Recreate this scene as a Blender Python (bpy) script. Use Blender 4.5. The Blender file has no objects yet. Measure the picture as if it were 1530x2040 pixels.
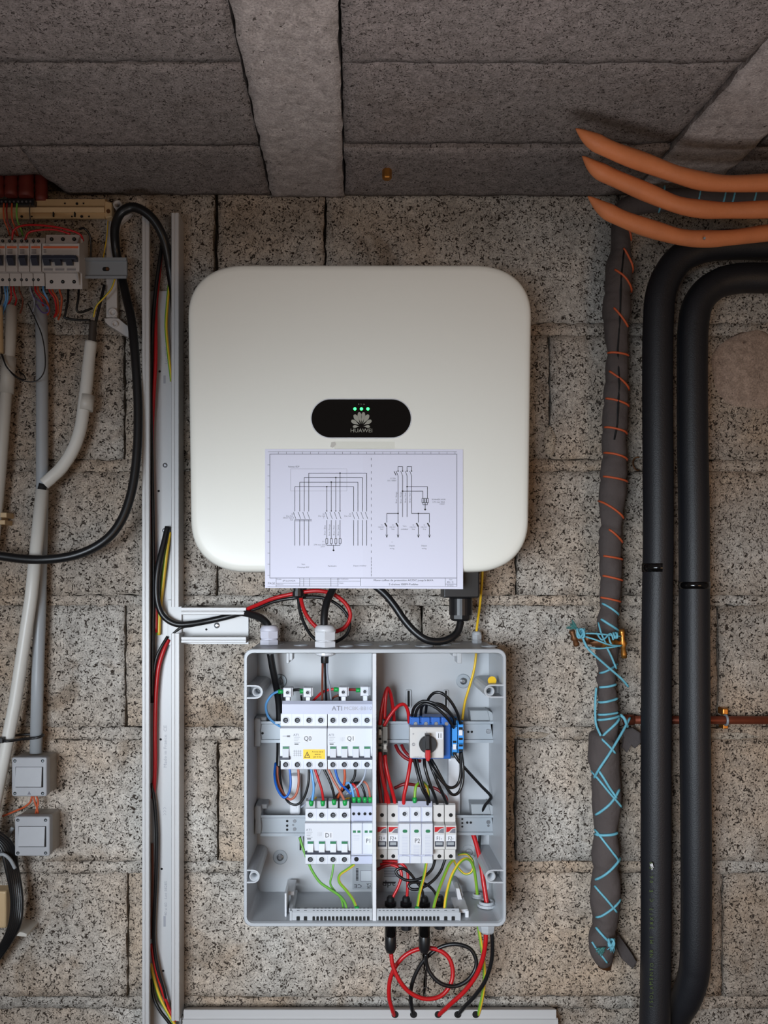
import bpy, bmesh, math, random
from mathutils import Vector, Matrix, noise
C = bpy.context.scene.collection
# ---------------------------------------------------------------- camera
D = 1.45; F = 1726.0; H = 1.55            # distance to the wall (m), focal length (px of 1530x2040), camera height
cam_d = bpy.data.cameras.new('camera'); cam = bpy.data.objects.new('camera', cam_d); C.objects.link(cam)
cam.location = (0, -D, H); cam.rotation_euler = (math.pi / 2, 0, 0)
cam_d.sensor_fit = 'VERTICAL'; cam_d.sensor_height = 36; cam_d.lens = 36 * F / 2040
cam_d.shift_x = 58 / 2040; cam_d.shift_y = 136 / 2040; cam_d.clip_start = 0.02
bpy.context.scene.camera = cam
# ---------------------------------------------------------------- world, lights, exposure
w = bpy.data.worlds.new('world'); bpy.context.scene.world = w; w.use_nodes = True
w.node_tree.nodes['Background'].inputs[0].default_value = (1.0, 0.80, 0.68, 1)
w.node_tree.nodes['Background'].inputs[1].default_value = 0.085
def area(name, loc, target, sx, sy, power, col, spread=180):
    l = bpy.data.lights.new(name, 'AREA'); l.shape = 'RECTANGLE'; l.size = sx; l.size_y = sy
    l.energy = power; l.color = col; l.spread = math.radians(spread)
    o = bpy.data.objects.new(name, l); C.objects.link(o); o.location = loc
    o.rotation_euler = (Vector(target) - Vector(loc)).to_track_quat('-Z', 'Y').to_euler()
    return o
# daylight entering through the open garage door behind and to the left of the camera
area('door_daylight', (-0.55, -1.75, 1.36), (0.07, 0, 1.165), 0.80, 0.5, 5.5, (0.82, 0.91, 1.0), 60)
area('warm_fill', (1.3, -2.6, 1.1), (0.5, 0, 1.4), 0.9, 0.8, 3.2, (1.0, 0.62, 0.34), 120)  # added warm area light, tints the right side of the wall
# added upward fill standing in for ground bounce, brightens the outer ceiling
area('ceiling_fill', (0.1, -1.75, 0.35), (0.1, -1.15, 2.15), 1.6, 0.5, 7.0, (1.0, 0.96, 0.97), 58)
vs = bpy.context.scene.view_settings
vs.view_transform = 'Standard'; vs.look = 'None'; vs.gamma = 1; vs.exposure = 0.0; vs.use_curve_mapping = False
# ---------------------------------------------------------------- helpers
S0 = D / F
def P(u, v, d=0.0):                       # pixel of the photograph at a distance d off the wall -> point in the room
    k = (D - d) / F
    return Vector(((u - 707) * k, -d, H + (1156 - v) * k))
def px(n, d=0.0): return n * (D - d) / F  # a length in pixels at depth d -> metres
def smooth_path(pts, n=8):
    pts = [Vector(p) for p in pts]
    if len(pts) < 3: return pts
    out = []
    for i in range(len(pts) - 1):
        p0 = pts[i - 1] if i > 0 else pts[0] * 2 - pts[1]
        p1, p2 = pts[i], pts[i + 1]
        p3 = pts[i + 2] if i + 2 < len(pts) else pts[-1] * 2 - pts[-2]
        for k in range(n):
            t = k / n
            out.append(0.5 * ((2 * p1) + (p2 - p0) * t + (2 * p0 - 5 * p1 + 4 * p2 - p3) * t * t + (3 * p1 - p0 - 3 * p2 + p3) * t ** 3))
    out.append(pts[-1]); return out
def rrect(x0, z0, x1, z1, r, n=5):
    r = min(r, (x1 - x0) / 2 - 1e-5, (z1 - z0) / 2 - 1e-5); o = []
    for cx, cz, a0 in ((x1 - r, z1 - r, 0), (x0 + r, z1 - r, 90), (x0 + r, z0 + r, 180), (x1 - r, z0 + r, 270)):
        for k in range(n + 1):
            a = math.radians(a0 + 90 * k / n); o.append((cx + r * math.cos(a), cz + r * math.sin(a)))
    return o
_txt = {}
def text_geo(s):
    if s not in _txt:
        c = bpy.data.curves.new('t', 'FONT'); c.body = s; c.size = 1.0; c.resolution_u = 2
        o = bpy.data.objects.new('t', c); me = o.to_mesh()
        vs_ = [(v.co.x, v.co.y) for v in me.vertices]; fs = [tuple(p.vertices) for p in me.polygons]
        o.to_mesh_clear(); bpy.data.objects.remove(o); bpy.data.curves.remove(c); _txt[s] = (vs_, fs)
    return _txt[s]
class MB:
    def __init__(s): s.v = []; s.f = []; s.mi = []; s.sm = []; s.uv = {}; s.m = 0
    def face(s, idx, smooth=False, uv=None):
        s.f.append(tuple(idx)); s.mi.append(s.m); s.sm.append(smooth)
        if uv: s.uv[len(s.f) - 1] = uv
    def add(s, pts): n = len(s.v); s.v += [Vector(p) for p in pts]; return list(range(n, n + len(pts)))
    def rings(s, rings, smooth=False, caps=(True, True), closed=True):
        ids = [s.add(r) for r in rings]; n = len(ids[0])
        for a, b in zip(ids, ids[1:]):
            for i in range(n if closed else n - 1):
                j = (i + 1) % n; s.face((a[i], a[j], b[j], b[i]), smooth)
        if caps[0]: s.face(ids[0][::-1])
        if caps[1]: s.face(ids[-1])
        return s
    def slab(s, outline, y0, y1, bev=0.0, smooth=False):
        """outline [(x,z)] counter-clockwise seen from the camera; from depth y0 out to depth y1, front edge chamfered"""
        cx = sum(p[0] for p in outline) / len(outline); cz = sum(p[1] for p in outline) / len(outline)
        w_ = max(abs(p[0] - cx) for p in outline); h_ = max(abs(p[1] - cz) for p in outline)
        r0 = [(x, -y0, z) for x, z in outline]; r1 = [(x, -(y1 - bev), z) for x, z in outline]
        fr = [r0, r1]
        if bev > 0:
            fr = [r0, r1, [(cx + (x - cx) * (1 - bev * .3 / max(w_, 1e-6)), -(y1 - bev * .3), cz + (z - cz) * (1 - bev * .3 / max(h_, 1e-6))) for x, z in outline],
                  [(cx + (x - cx) * (1 - bev / max(w_, 1e-6)), -y1, cz + (z - cz) * (1 - bev / max(h_, 1e-6))) for x, z in outline]]
        s.rings(fr, smooth); return s
    def box(s, u0, v0, u1, v1, d0, d1, bev=0.0, r=0.0, rn=3):
        """pixel rectangle measured at its front depth d1, going back to depth d0"""
        a = P(u0, v1, d1); b = P(u1, v0, d1)
        o = rrect(a.x, a.z, b.x, b.z, px(r, d1), rn) if r > 0 else [(b.x, b.z), (a.x, b.z), (a.x, a.z), (b.x, a.z)]
        return s.slab(o, d0, d1, bev)
    def poly(s, uvs, d0, d1, bev=0.0):
        o = [(P(u, v, d1).x, P(u, v, d1).z) for u, v in uvs]
        ar = sum(o[i][0] * o[(i + 1) % len(o)][1] - o[(i + 1) % len(o)][0] * o[i][1] for i in range(len(o)))
        return s.slab(o if ar > 0 else o[::-1], d0, d1, bev)
    def bb(s, x0, y0, z0, x1, y1, z1):
        i = s.add([(x0, y0, z0), (x1, y0, z0), (x1, y1, z0), (x0, y1, z0), (x0, y0, z1), (x1, y0, z1), (x1, y1, z1), (x0, y1, z1)])
        for f in ((0, 3, 2, 1), (4, 5, 6, 7), (0, 1, 5, 4), (1, 2, 6, 5), (2, 3, 7, 6), (3, 0, 4, 7)): s.face([i[k] for k in f])
        return s
    def profile(s, u0, u1, dref, vd):
        """side profile [(v,d)] swept sideways between the pixel columns u0 and u1 (read at depth dref)"""
        x0 = P(u0, 0, dref).x; x1 = P(u1, 0, dref).x
        ring = [P(0, v, d) for v, d in vd]
        s.rings([[(x0, p.y, p.z) for p in ring], [(x1, p.y, p.z) for p in ring]]); return s
    def vprofile(s, v0, v1, dref, ud):
        z0 = P(0, v0, dref).z; z1 = P(0, v1, dref).z
        ring = [P(u, 0, d) for u, d in ud]
        s.rings([[(p.x, p.y, z1) for p in ring], [(p.x, p.y, z0) for p in ring]]); return s
    def tube(s, pts, r, n=10, caps=True, ref=(0, -1, 0)):
        pts = [Vector(p) for p in pts]; m = len(pts); rr = r if isinstance(r, (list, tuple)) else [r] * m
        ref = Vector(ref); prev = None; ids = []; L = 0
        for i, p in enumerate(pts):
            t = (pts[min(i + 1, m - 1)] - pts[max(i - 1, 0)]).normalized()
            a = (ref if prev is None else prev); a = a - t * a.dot(t)
            if a.length < 1e-4: a = Vector((1, 0, 0)) - t * t.x
            a.normalize(); prev = a; b = t.cross(a)
            ids.append(s.add([p + (a * math.cos(2 * math.pi * k / n) + b * math.sin(2 * math.pi * k / n)) * rr[i] for k in range(n)]))
        for i in range(m - 1):
            for k in range(n):
                j = (k + 1) % n
                s.face((ids[i][k], ids[i][j], ids[i + 1][j], ids[i + 1][k]), True,
                       [(k / n, i), ((k + 1) / n, i), ((k + 1) / n, i + 1), (k / n, i + 1)])
        if caps: s.face(ids[0][::-1]); s.face(ids[-1])
        return s
    def lathe(s, o, axis, prof, n=20, smooth=True, rot=0.0, caps=True):
        """prof [(radius, distance along axis)]"""
        o = Vector(o); ax = Vector(axis).normalized()
        a = Vector((0, 0, 1)) if abs(ax.z) < .9 else Vector((1, 0, 0)); a = (a - ax * a.dot(ax)).normalized(); b = ax.cross(a)
        ids = [s.add([o + ax * h + (a * math.cos(rot + 2 * math.pi * k / n) + b * math.sin(rot + 2 * math.pi * k / n)) * max(r, 1e-5) for k in range(n)]) for r, h in prof]
        for p, q in zip(ids, ids[1:]):
            for k in range(n):
                j = (k + 1) % n; s.face((p[k], p[j], q[j], q[k]), smooth)
        if caps: s.face(ids[0][::-1]); s.face(ids[-1])
        return s
    def disc(s, u, v, d, rp, th=0.0012, n=16):      # short round peg facing the camera, radius in pixels
        c = P(u, v, d); r = px(rp, d)
        return s.lathe((c.x, c.y + th, c.z), (0, -1, 0), [(r, 0), (r, th * .6), (r * .9, th)], n, False)
    def ring(s, u, v, d, ro, ri, depth, n=20):       # hollow round sleeve facing the camera
        c = P(u, v, d); a = px(ro, d); b = px(ri, d); o = (c.x, c.y + depth, c.z)
        return s.lathe(o, (0, -1, 0), [(a, 0), (a, depth), (b, depth), (b, depth * .15)], n, True, caps=False)
    def ribbon(s, uvs, wpx, d0, d1):                 # wall of a given thickness following a pixel path
        pts = [(P(u, v, d1).x, P(u, v, d1).z) for u, v in uvs]; h = px(wpx, d1) / 2; L = []; R = []
        for i, (x, z) in enumerate(pts):
            a = pts[max(i - 1, 0)]; b = pts[min(i + 1, len(pts) - 1)]; t = Vector((b[0] - a[0], b[1] - a[1])).normalized()
            L.append((x - t.y * h, z + t.x * h)); R.append((x + t.y * h, z - t.x * h))
        o = L + R[::-1]; n = len(pts); N = len(o)
        i0 = s.add([(x, -d0, z) for x, z in o]); i1 = s.add([(x, -d1, z) for x, z in o])
        for k in range(N): j = (k + 1) % N; s.face((i0[k], i0[j], i1[j], i1[k]))
        for k in range(n - 1):
            s.face((i1[k], i1[k + 1], i1[N - 2 - k], i1[N - 1 - k])); s.face((i0[k], i0[k + 1], i0[N - 2 - k], i0[N - 1 - k]))
        return s
    def text(s, st, u, v, d, h, align='c', rot=0, sx=1.0, dfun=None):
        """flat lettering; u,v = centre (or left end) of the cap height line, h = capital height in pixels"""
        V_, F_ = text_geo(st)
        if not V_: return s
        x0 = min(p[0] for p in V_); x1 = max(p[0] for p in V_); k = h / 0.70; c, sn = math.cos(math.radians(rot)), math.sin(math.radians(rot))
        ox = (x0 + x1) / 2 if align == 'c' else (x0 if align == 'l' else x1); pts = []
        for x, y in V_:
            a = (x - ox) * k * sx; b = (y - .35) * k
            uu = u + a * c - b * sn; vv = v - (a * sn + b * c); pts.append(P(uu, vv, dfun(uu) if dfun else d))
        i = s.add(pts)
        for f in F_: s.face([i[q] for q in f])
        return s
    def build(s, name, mats, parent=None, label=None, kind=None, cat=None, group=None):
        if not isinstance(mats, (list, tuple)): mats = [mats]
        me = bpy.data.meshes.new(name)
        if parent is not None:
            off = Vector((0, 0, 0)); q = parent
            while q is not None: off += q.location; q = q.parent
            loc = Vector((0, 0, 0))
        else:
            xs = [p.x for p in s.v]; ys = [p.y for p in s.v]; zs = [p.z for p in s.v]
            loc = off = Vector(((min(xs) + max(xs)) / 2, max(ys), min(zs)))
        me.from_pydata([tuple(p - off) for p in s.v], [], s.f)
        me.polygons.foreach_set('material_index', s.mi); me.polygons.foreach_set('use_smooth', s.sm)
        if s.uv:
            ul = me.uv_layers.new(name='UVMap')
            for fi, uv in s.uv.items():
                p = me.polygons[fi]
                for k, li in enumerate(p.loop_indices): ul.data[li].uv = uv[k]
        for m in mats: me.materials.append(M[m] if isinstance(m, str) else m)
        bm = bmesh.new(); bm.from_mesh(me); bmesh.ops.recalc_face_normals(bm, faces=bm.faces); bm.to_mesh(me); bm.free()
        o = bpy.data.objects.new(name, me); C.objects.link(o)
        o.location = loc
        if parent is not None: o.parent = parent
        tag(o, label, cat, group, kind); return o
def tag(o, label=None, cat=None, group=None, kind=None):
    if label: o['label'] = label
    if cat: o['category'] = cat
    if group: o['group'] = group
    if kind: o['kind'] = kind
    return o
def thing(name, label, cat, loc, group=None):
    o = bpy.data.objects.new(name, None); o.empty_display_size = .02; C.objects.link(o); o.location = loc
    return tag(o, label, cat, group)
def dupe(parent, src, du, dv, d, name=None):         # copy of a small part, shifted by pixels at depth d
    o = src.copy(); C.objects.link(o); o.parent = parent
    o.location = src.location + Vector((px(du, d), 0, -px(dv, d))); return o
# ---------------------------------------------------------------- materials
M = {}
def lin(c): return tuple((x / 255 / 12.92) if x / 255 <= .04045 else ((x / 255 + .055) / 1.055) ** 2.4 for x in c)
def mat(name, col, rough=.5, metal=0.0, bump=0.0, bscale=300, var=0.0, vscale=40, emit=None, spec=None, alpha=None, trans=None, coat=0):
    m = bpy.data.materials.new(name); m.use_nodes = True; nt = m.node_tree; b = nt.nodes['Principled BSDF']; N = nt.nodes.new; L = nt.links.new
    c = lin(col); b.inputs['Base Color'].default_value = (*c, 1); b.inputs['Roughness'].default_value = rough; b.inputs['Metallic'].default_value = metal
    if spec is not None: b.inputs['Specular IOR Level'].default_value = spec
    if coat: b.inputs['Coat Weight'].default_value = coat
    if alpha is not None: b.inputs['Alpha'].default_value = alpha
    geo = N('ShaderNodeNewGeometry')
    if var > 0:
        n = N('ShaderNodeTexNoise'); n.inputs['Scale'].default_value = vscale; n.inputs['Detail'].default_value = 4; L(geo.outputs['Position'], n.inputs['Vector'])
        mx = N('ShaderNodeMix'); mx.data_type = 'RGBA'; L(n.outputs['Fac'], mx.inputs[0])
        mx.inputs[6].default_value = (*[x * (1 - var) for x in c], 1); mx.inputs[7].default_value = (*[min(1, x * (1 + var)) for x in c], 1)
        L(mx.outputs[2], b.inputs['Base Color'])
    if bump > 0:
        n2 = N('ShaderNodeTexNoise'); n2.inputs['Scale'].default_value = bscale; n2.inputs['Detail'].default_value = 3; L(geo.outputs['Position'], n2.inputs['Vector'])
        bp = N('ShaderNodeBump'); bp.inputs['Strength'].default_value = 1; bp.inputs['Distance'].default_value = bump; L(n2.outputs['Fac'], bp.inputs['Height']); L(bp.outputs[0], b.inputs['Normal'])
    if emit: b.inputs['Emission Color'].default_value = (*lin(emit[0]), 1); b.inputs['Emission Strength'].default_value = emit[1]
    M[name] = m; return m
def concrete(name, base, warm, pit, pscale=230, pthr=.40, pbump=.004, stain=.5, coarse=.0015, patches=1.0, vary=.08):
    m = bpy.data.materials.new(name); m.use_nodes = True; nt = m.node_tree; b = nt.nodes['Principled BSDF']; N = nt.nodes.new; L = nt.links.new
    b.inputs['Roughness'].default_value = .95; b.inputs['Specular IOR Level'].default_value = .15
    geo = N('ShaderNodeNewGeometry'); oi = N('ShaderNodeObjectInfo')
    off = N('ShaderNodeVectorMath'); off.operation = 'MULTIPLY_ADD'; L(oi.outputs['Random'], off.inputs[0]); off.inputs[1].default_value = (7, 3, 5); L(geo.outputs['Position'], off.inputs[2])
    def noi(sc, det, dist=0, vec=None, rough=.5):
        n = N('ShaderNodeTexNoise'); n.inputs['Scale'].default_value = sc; n.inputs['Detail'].default_value = det; n.inputs['Distortion'].default_value = dist; n.inputs['Roughness'].default_value = rough
        L((vec or off).outputs[0], n.inputs['Vector']); return n
    def ramp(src, a, c):
        r = N('ShaderNodeMapRange'); r.inputs[1].default_value = a; r.inputs[2].default_value = c; L(src, r.inputs[0]); r.clamp = True; return r
    def mix(fac, a, c, mode='MIX'):
        x = N('ShaderNodeMix'); x.data_type = 'RGBA'; x.blend_type = mode
        if isinstance(fac, float): x.inputs[0].default_value = fac
        else: L(fac, x.inputs[0])
        for s_, val in ((6, a), (7, c)):
            if isinstance(val, tuple): x.inputs[s_].default_value = (*val, 1)
            else: L(val, x.inputs[s_])
        return x.outputs[2]
    big = ramp(noi(3.2, 3).outputs['Fac'], .38, .62)                     # broad warm and cool areas
    mid = ramp(noi(14, 4, .4).outputs['Fac'], .35, .68)
    gr = noi(420, 3, 0, None, .6)                                        # grains
    pv = noi(pscale, 2.5, 1.6); pits = ramp(pv.outputs['Fac'], pthr - .055, pthr + .02)   # 0 in the pits
    col = mix(big.outputs[0], lin(base), lin(warm))
    dk = tuple(x * .62 for x in lin(base)); st = N('ShaderNodeMath'); st.operation = 'MULTIPLY'; L(mid.outputs[0], st.inputs[0]); st.inputs[1].default_value = stain
    col = mix(st.outputs[0], col, dk)
    g2 = ramp(gr.outputs['Fac'], .3, .7)
    m2 = ramp(noi(75, 3, .6).outputs['Fac'], .32, .66)
    col = mix(.8, col, mix(m2.outputs[0], (.70, .69, .68), (1.12, 1.12, 1.12)), 'MULTIPLY')
    sn = ramp(noi(7, 4, 1.2).outputs['Fac'], .60, .70); sn.inputs[4].default_value = patches
    col = mix(sn.outputs[0], col, mix(1.0, col, (.72, .66, .60), 'MULTIPLY'))
    col = mix(.7, col, mix(g2.outputs[0], (.55, .55, .55), (1.5, 1.48, 1.45)), 'MULTIPLY')
    vr = N('ShaderNodeMapRange'); vr.inputs[3].default_value = 1 - vary; vr.inputs[4].default_value = 1 + vary; L(oi.outputs['Random'], vr.inputs[0])
    cc = N('ShaderNodeCombineColor'); [L(vr.outputs[0], cc.inputs[k]) for k in range(3)]
    col = mix(1.0, col, cc.outputs[0], 'MULTIPLY')
    col = mix(pits.outputs[0], lin(pit), col); L(col, b.inputs['Base Color'])
    h1 = N('ShaderNodeMath'); h1.operation = 'MULTIPLY'; L(pits.outputs[0], h1.inputs[0]); h1.inputs[1].default_value = 1.0
    h2 = N('ShaderNodeMath'); h2.operation = 'MULTIPLY_ADD'; L(gr.outputs['Fac'], h2.inputs[0]); h2.inputs[1].default_value = .5; L(h1.outputs[0], h2.inputs[2])
    ml = noi(70, 4); h3 = N('ShaderNodeMath'); h3.operation = 'MULTIPLY_ADD'; L(ml.outputs['Fac'], h3.inputs[0]); h3.inputs[1].default_value = 1.1; L(h2.outputs[0], h3.inputs[2])
    bp = N('ShaderNodeBump'); bp.inputs['Distance'].default_value = pbump; bp.inputs['Strength'].default_value = .8; L(h3.outputs[0], bp.inputs['Height']); L(bp.outputs[0], b.inputs['Normal'])
    M[name] = m; return m
concrete('wall_block', (190, 185, 178), (184, 164, 144), (58, 50, 44), 180, .412, .0045, .5)
concrete('mortar', (184, 177, 166), (180, 160, 138), (56, 49, 43), 200, .39, .004, .5)
concrete('ceiling_block', (128, 122, 120), (136, 128, 126), (60, 54, 52), 250, .39, .003, .2, vary=.05, patches=.25)
concrete('beam', (166, 159, 157), (164, 156, 153), (84, 78, 74), 120, .31, .003, .2, patches=.2)
concrete('floor_concrete', (120, 116, 110), (126, 118, 108), (80, 74, 70), 90, .3, .001, .3)
mat('cover_white', (238, 237, 228), .38, bump=.00004, bscale=1500)
mat('grey_plastic', (172, 175, 179), .38)
mat('grey_plastic_dark', (150, 154, 158), .45)
mat('white_plastic', (206, 207, 211), .35)
mat('device_white', (206, 208, 214), .35)
mat('device_lilac', (184, 187, 204), .35)
mat('fuse_white', (196, 193, 190), .4)
mat('pvc', (190, 189, 189), .35)
mat('pvc_text', (150, 150, 156), .5)
mat('gland', (204, 204, 216), .4)
mat('black_plastic', (22, 22, 24), .38)
mat('black_gloss', (8, 8, 9), .06, coat=.5)
mat('cable_black', (20, 20, 22), .36)
mat('wire_black', (16, 16, 18), .3)
mat('red', (180, 22, 27), .36)
mat('red_dark', (120, 18, 22), .4)
mat('blue', (22, 88, 176), .36)
mat('light_blue', (98, 158, 214), .36)
mat('brown', (110, 58, 42), .4)
mat('brown_light', (172, 98, 78), .4)
mat('orange_wire', (176, 74, 36), .45)
mat('grey_wire', (150, 156, 168), .4)
mat('yellow', (222, 180, 24), .4)
mat('green_wire', (104, 164, 66), .4)
mat('violet', (96, 80, 132), .4)
mat('ferrule', (20, 148, 68), .4)
mat('green_flag', (32, 112, 72), .4)
mat('terminal_blue', (24, 92, 176), .35)
mat('terminal_blue_light', (50, 140, 214), .35)
mat('terminal_grey', (112, 108, 102), .5)
mat('steel', (150, 156, 162), .45, .25, bump=.00006, bscale=700)
mat('steel_dark', (120, 126, 130), .42, .7)
mat('screw_metal', (150, 152, 156), .3, .9)
mat('screw_dull', (92, 94, 100), .5, .3)
mat('brass', (188, 130, 62), .35, .85, var=.25, vscale=150)
mat('brass_old', (110, 72, 44), .5, .6, var=.3, vscale=150)
mat('copper', (130, 66, 46), .45, .55, var=.25, vscale=90)
mat('hole', (6, 6, 7), .8)
mat('ink', (28, 28, 32), .7)
mat('ink_soft', (112, 112, 120), .7)
mat('ink_blue', (100, 106, 150), .7)
mat('paper', (226, 226, 242), .75, bump=.0002, bscale=40)
mat('sticker', (214, 214, 218), .5)
mat('warn_yellow', (236, 196, 20), .45)
mat('logo_grey', (150, 148, 136), .4)
mat('led', (60, 255, 110), .4, emit=((50, 255, 105), 4))
mat('foam', (76, 68, 66), .85, bump=.0012, bscale=140, var=.2, vscale=30)
mat('foam_black', (24, 25, 30), .5, bump=.0003, bscale=500, var=.12, vscale=12)
mat('cord_orange', (186, 84, 46), .6)
mat('cord_blue', (104, 172, 190), .55, var=.25, vscale=120)
mat('cord_fray', (64, 120, 116), .8)
mat('wood', (196, 118, 72), .6, bump=.0005, bscale=220, var=.22, vscale=26)
mat('clay', (96, 32, 24), .6, var=.25, vscale=60)
mat('beige', (196, 168, 128), .5, var=.1, vscale=30)
mat('breaker_grey', (196, 192, 190), .45, var=.05)
mat('breaker_side', (158, 146, 136), .55, var=.08)
mat('breaker_orange', (214, 104, 64), .5)
mat('toggle_dark', (40, 44, 60), .4)
mat('conduit_grey', (158, 162, 166), .42, var=.08, vscale=25)
mat('conduit_pale', (196, 192, 184), .42, var=.1, vscale=18)
mat('conduit_white', (214, 212, 206), .38, var=.08, vscale=14)
mat('switch_grey', (158, 159, 163), .5, var=.08, vscale=40)
mat('switch_side', (158, 152, 144), .6, var=.15, vscale=30)
mat('sheath_old', (60, 52, 46), .6)
mat('tape_clear', (232, 232, 222), .12, alpha=.25)
mat('tape_black', (12, 12, 13), .14)
mat('pipe_print', (74, 92, 40), .7)
# yellow and green protective-earth wire: two colours split lengthwise
m = mat('yellow_green', (200, 190, 40), .4); nt = m.node_tree
uvn = nt.nodes.new('ShaderNodeUVMap'); sp = nt.nodes.new('ShaderNodeSeparateXYZ'); nt.links.new(uvn.outputs[0], sp.inputs[0])
a_ = nt.nodes.new('ShaderNodeMath'); a_.operation = 'COMPARE'; a_.inputs[1].default_value = .22; a_.inputs[2].default_value = .2; nt.links.new(sp.outputs[0], a_.inputs[0])
mx = nt.nodes.new('ShaderNodeMix'); mx.data_type = 'RGBA'; nt.links.new(a_.outputs[0], mx.inputs[0])
mx.inputs[6].default_value = (*lin((224, 182, 50)), 1); mx.inputs[7].default_value = (*lin((120, 168, 50)), 1)
nt.links.new(mx.outputs[2], nt.nodes['Principled BSDF'].inputs['Base Color'])
def cable(name, label, cat, pts, wpx, m, group=None, n=10, sub=8, parent=None):
    q = [P(*p) for p in pts]; dm = sum(p[2] for p in pts) / len(pts); r = px(wpx, dm) / 2
    mb = MB(); mb.tube(smooth_path(q, sub), r, n)
    return mb.build(name, m, parent, label, None, cat if parent is None else None, group)
# ================================================================ THE SHELL: block wall, ceiling, floor
rnd = random.Random(5)
ZC = H + 763 * S0
wall = MB(); wall.bb(-1.7, .035, 0, 2.0, .16, ZC + .16); wall = wall.build('wall_back', 'mortar', kind='structure')
def rough_block(x0, z0, x1, z1, front, back, seed, step=.013, amp=.0012, wob=.0016, rnd_e=.0022, horizontal=False, skew=None):
    """a cast block: bumpy front face, slightly ragged and rounded edges; horizontal=True lies in the ceiling (z->depth)"""
    mb = MB(); nx = max(2, int((x1 - x0) / step)); nz = max(2, int((z1 - z0) / step)); g = []
    for j in range(nz + 1):
        row = []
        for i in range(nx + 1):
            x = x0 + (x1 - x0) * i / nx; z = z0 + (z1 - z0) * j / nz
            e = min(i, nx - i, j, nz - j)
            q = Vector((x * 38 + seed, z * 38, seed * .7)); h = noise.noise(q) * amp * 1.6 + noise.noise(q * 2.7) * amp
            if e == 0:
                h -= rnd_e
                if i in (0, nx): x += noise.noise(q * 1.5) * wob * 1.4
                if j in (0, nz): z += noise.noise(q * 1.5 + Vector((9, 9, 9))) * wob * 1.4
            if skew: x = skew(x, z)
            row.append((x, z, h))
        g.append(row)
    def pt(x, z, h): return (x, -(z), front - h) if horizontal else (x, front - h, z)
    ids = [mb.add([pt(*p) for p in r]) for r in g]
    for j in range(nz):
        for i in range(nx): mb.face((ids[j][i], ids[j][i + 1], ids[j + 1][i + 1], ids[j + 1][i]), True)
    rim = [ids[0][i] for i in range(nx + 1)] + [ids[j][nx] for j in range(1, nz + 1)] + [ids[nz][i] for i in range(nx - 1, -1, -1)] + [ids[j][0] for j in range(nz - 1, 0, -1)]
    bk = mb.add([(mb.v[k].x, mb.v[k].y, back) if horizontal else (mb.v[k].x, back, mb.v[k].z) for k in rim])
    for k in range(len(rim)): j = (k + 1) % len(rim); mb.face((rim[k], rim[j], bk[j], bk[k]))
    return mb
rows = [  # top of the block, bottom of the block, vertical joints (pixels)
    (380, 644, [-170, 430, 648, 1235, 1830]), (667, 916, [-340, 248, 640, 1095, 1690]), (939, 1186, [-160, 433, 1029, 1625]),
    (1206, 1448, [-340, 250, 841, 1430, 2020]), (1474, 1716, [-160, 434, 1027, 1620]), (1739, 1986, [-340, 255, 846, 1440, 2030]),
    (2009, 2255, [-160, 434, 1030, 1625]), (2275, 2520, [-340, 250, 845, 1440, 2030])]
XL, XR = -480, 1980
for ri, (t, b, js) in enumerate(rows):
    cuts = [XL] + [j for j in js if XL < j < XR] + [XR]
    for k in range(len(cuts) - 1):
        ga = 4.5 if (ri == 0 and cuts[k] == 430) else 2.1; gb = 4.5 if (ri == 0 and cuts[k + 1] == 430) else 2.1
        p = P(cuts[k] + ga, b - .2, 0); q = P(cuts[k + 1] - gb, t + .2, 0)
        rough_block(p.x, p.z, q.x, q.z, rnd.uniform(-.0004, .0008), .035, ri * 7.3 + k * 2.1, rnd_e=.0010, wob=.0024).build('concrete_block', 'wall_block', wall)
    if ri < len(rows) - 1:
        p = P(XL, rows[ri + 1][0] + .3, 0); q = P(XR, b - .1, 0)
        rough_block(p.x, p.z, q.x, q.z, .0004, .035, ri * 3.3 + 40, step=.007, amp=.0024, wob=.0028, rnd_e=.0008).build('mortar_bed', 'wall_block', wall)
# filler of mortar in the joint right of the solar inverter
# mortar blobs and patches smeared on the blocks
def patch(u, v, ru, rv, m, seed, h=.006):
    mb = MB(); n = 28; c = P(u, v, 0); ring = []; rings = []
    for fr, hh in ((1.03, -.003), (.97, .0004), (.9, h * .35), (.78, h * .62), (.55, h * .85), (.3, h), (.05, h * 1.05)):
        rings.append([(c.x + px(ru) * fr * math.cos(a) * (1 + .22 * noise.noise(Vector((math.cos(a) * 1.6 + seed, math.sin(a) * 1.6, 0)))), c.y - hh - .0016 * noise.noise(Vector((math.cos(a) * fr * 4, math.sin(a) * fr * 4, seed))),
                       c.z + px(rv) * fr * math.sin(a) * (1 + .22 * noise.noise(Vector((math.cos(a) * 1.6, math.sin(a) * 1.6 + seed, 5))))) for a in [2 * math.pi * k / n for k in range(n)]])
    mb.rings(rings, True); return mb.build('mortar_patch', m, wall)
concrete('patch_mortar', (178, 158, 146), (172, 152, 138), (110, 94, 84), 60, .3, .001, .15)
patch(1492, 738, 82, 76, 'patch_mortar', 1.0, .005); patch(1012, 1462, 17, 17, 'mortar', 3.0)
patch(1095, 880, 12, 30, 'mortar', 4.0, .003); patch(1060, 1464, 34, 7, 'mortar', 5.0, .003)
patch(1450, 1466, 60, 8, 'mortar', 8.0, .003); patch(80, 460, 40, 20, 'mortar', 7.0, .004)
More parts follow.
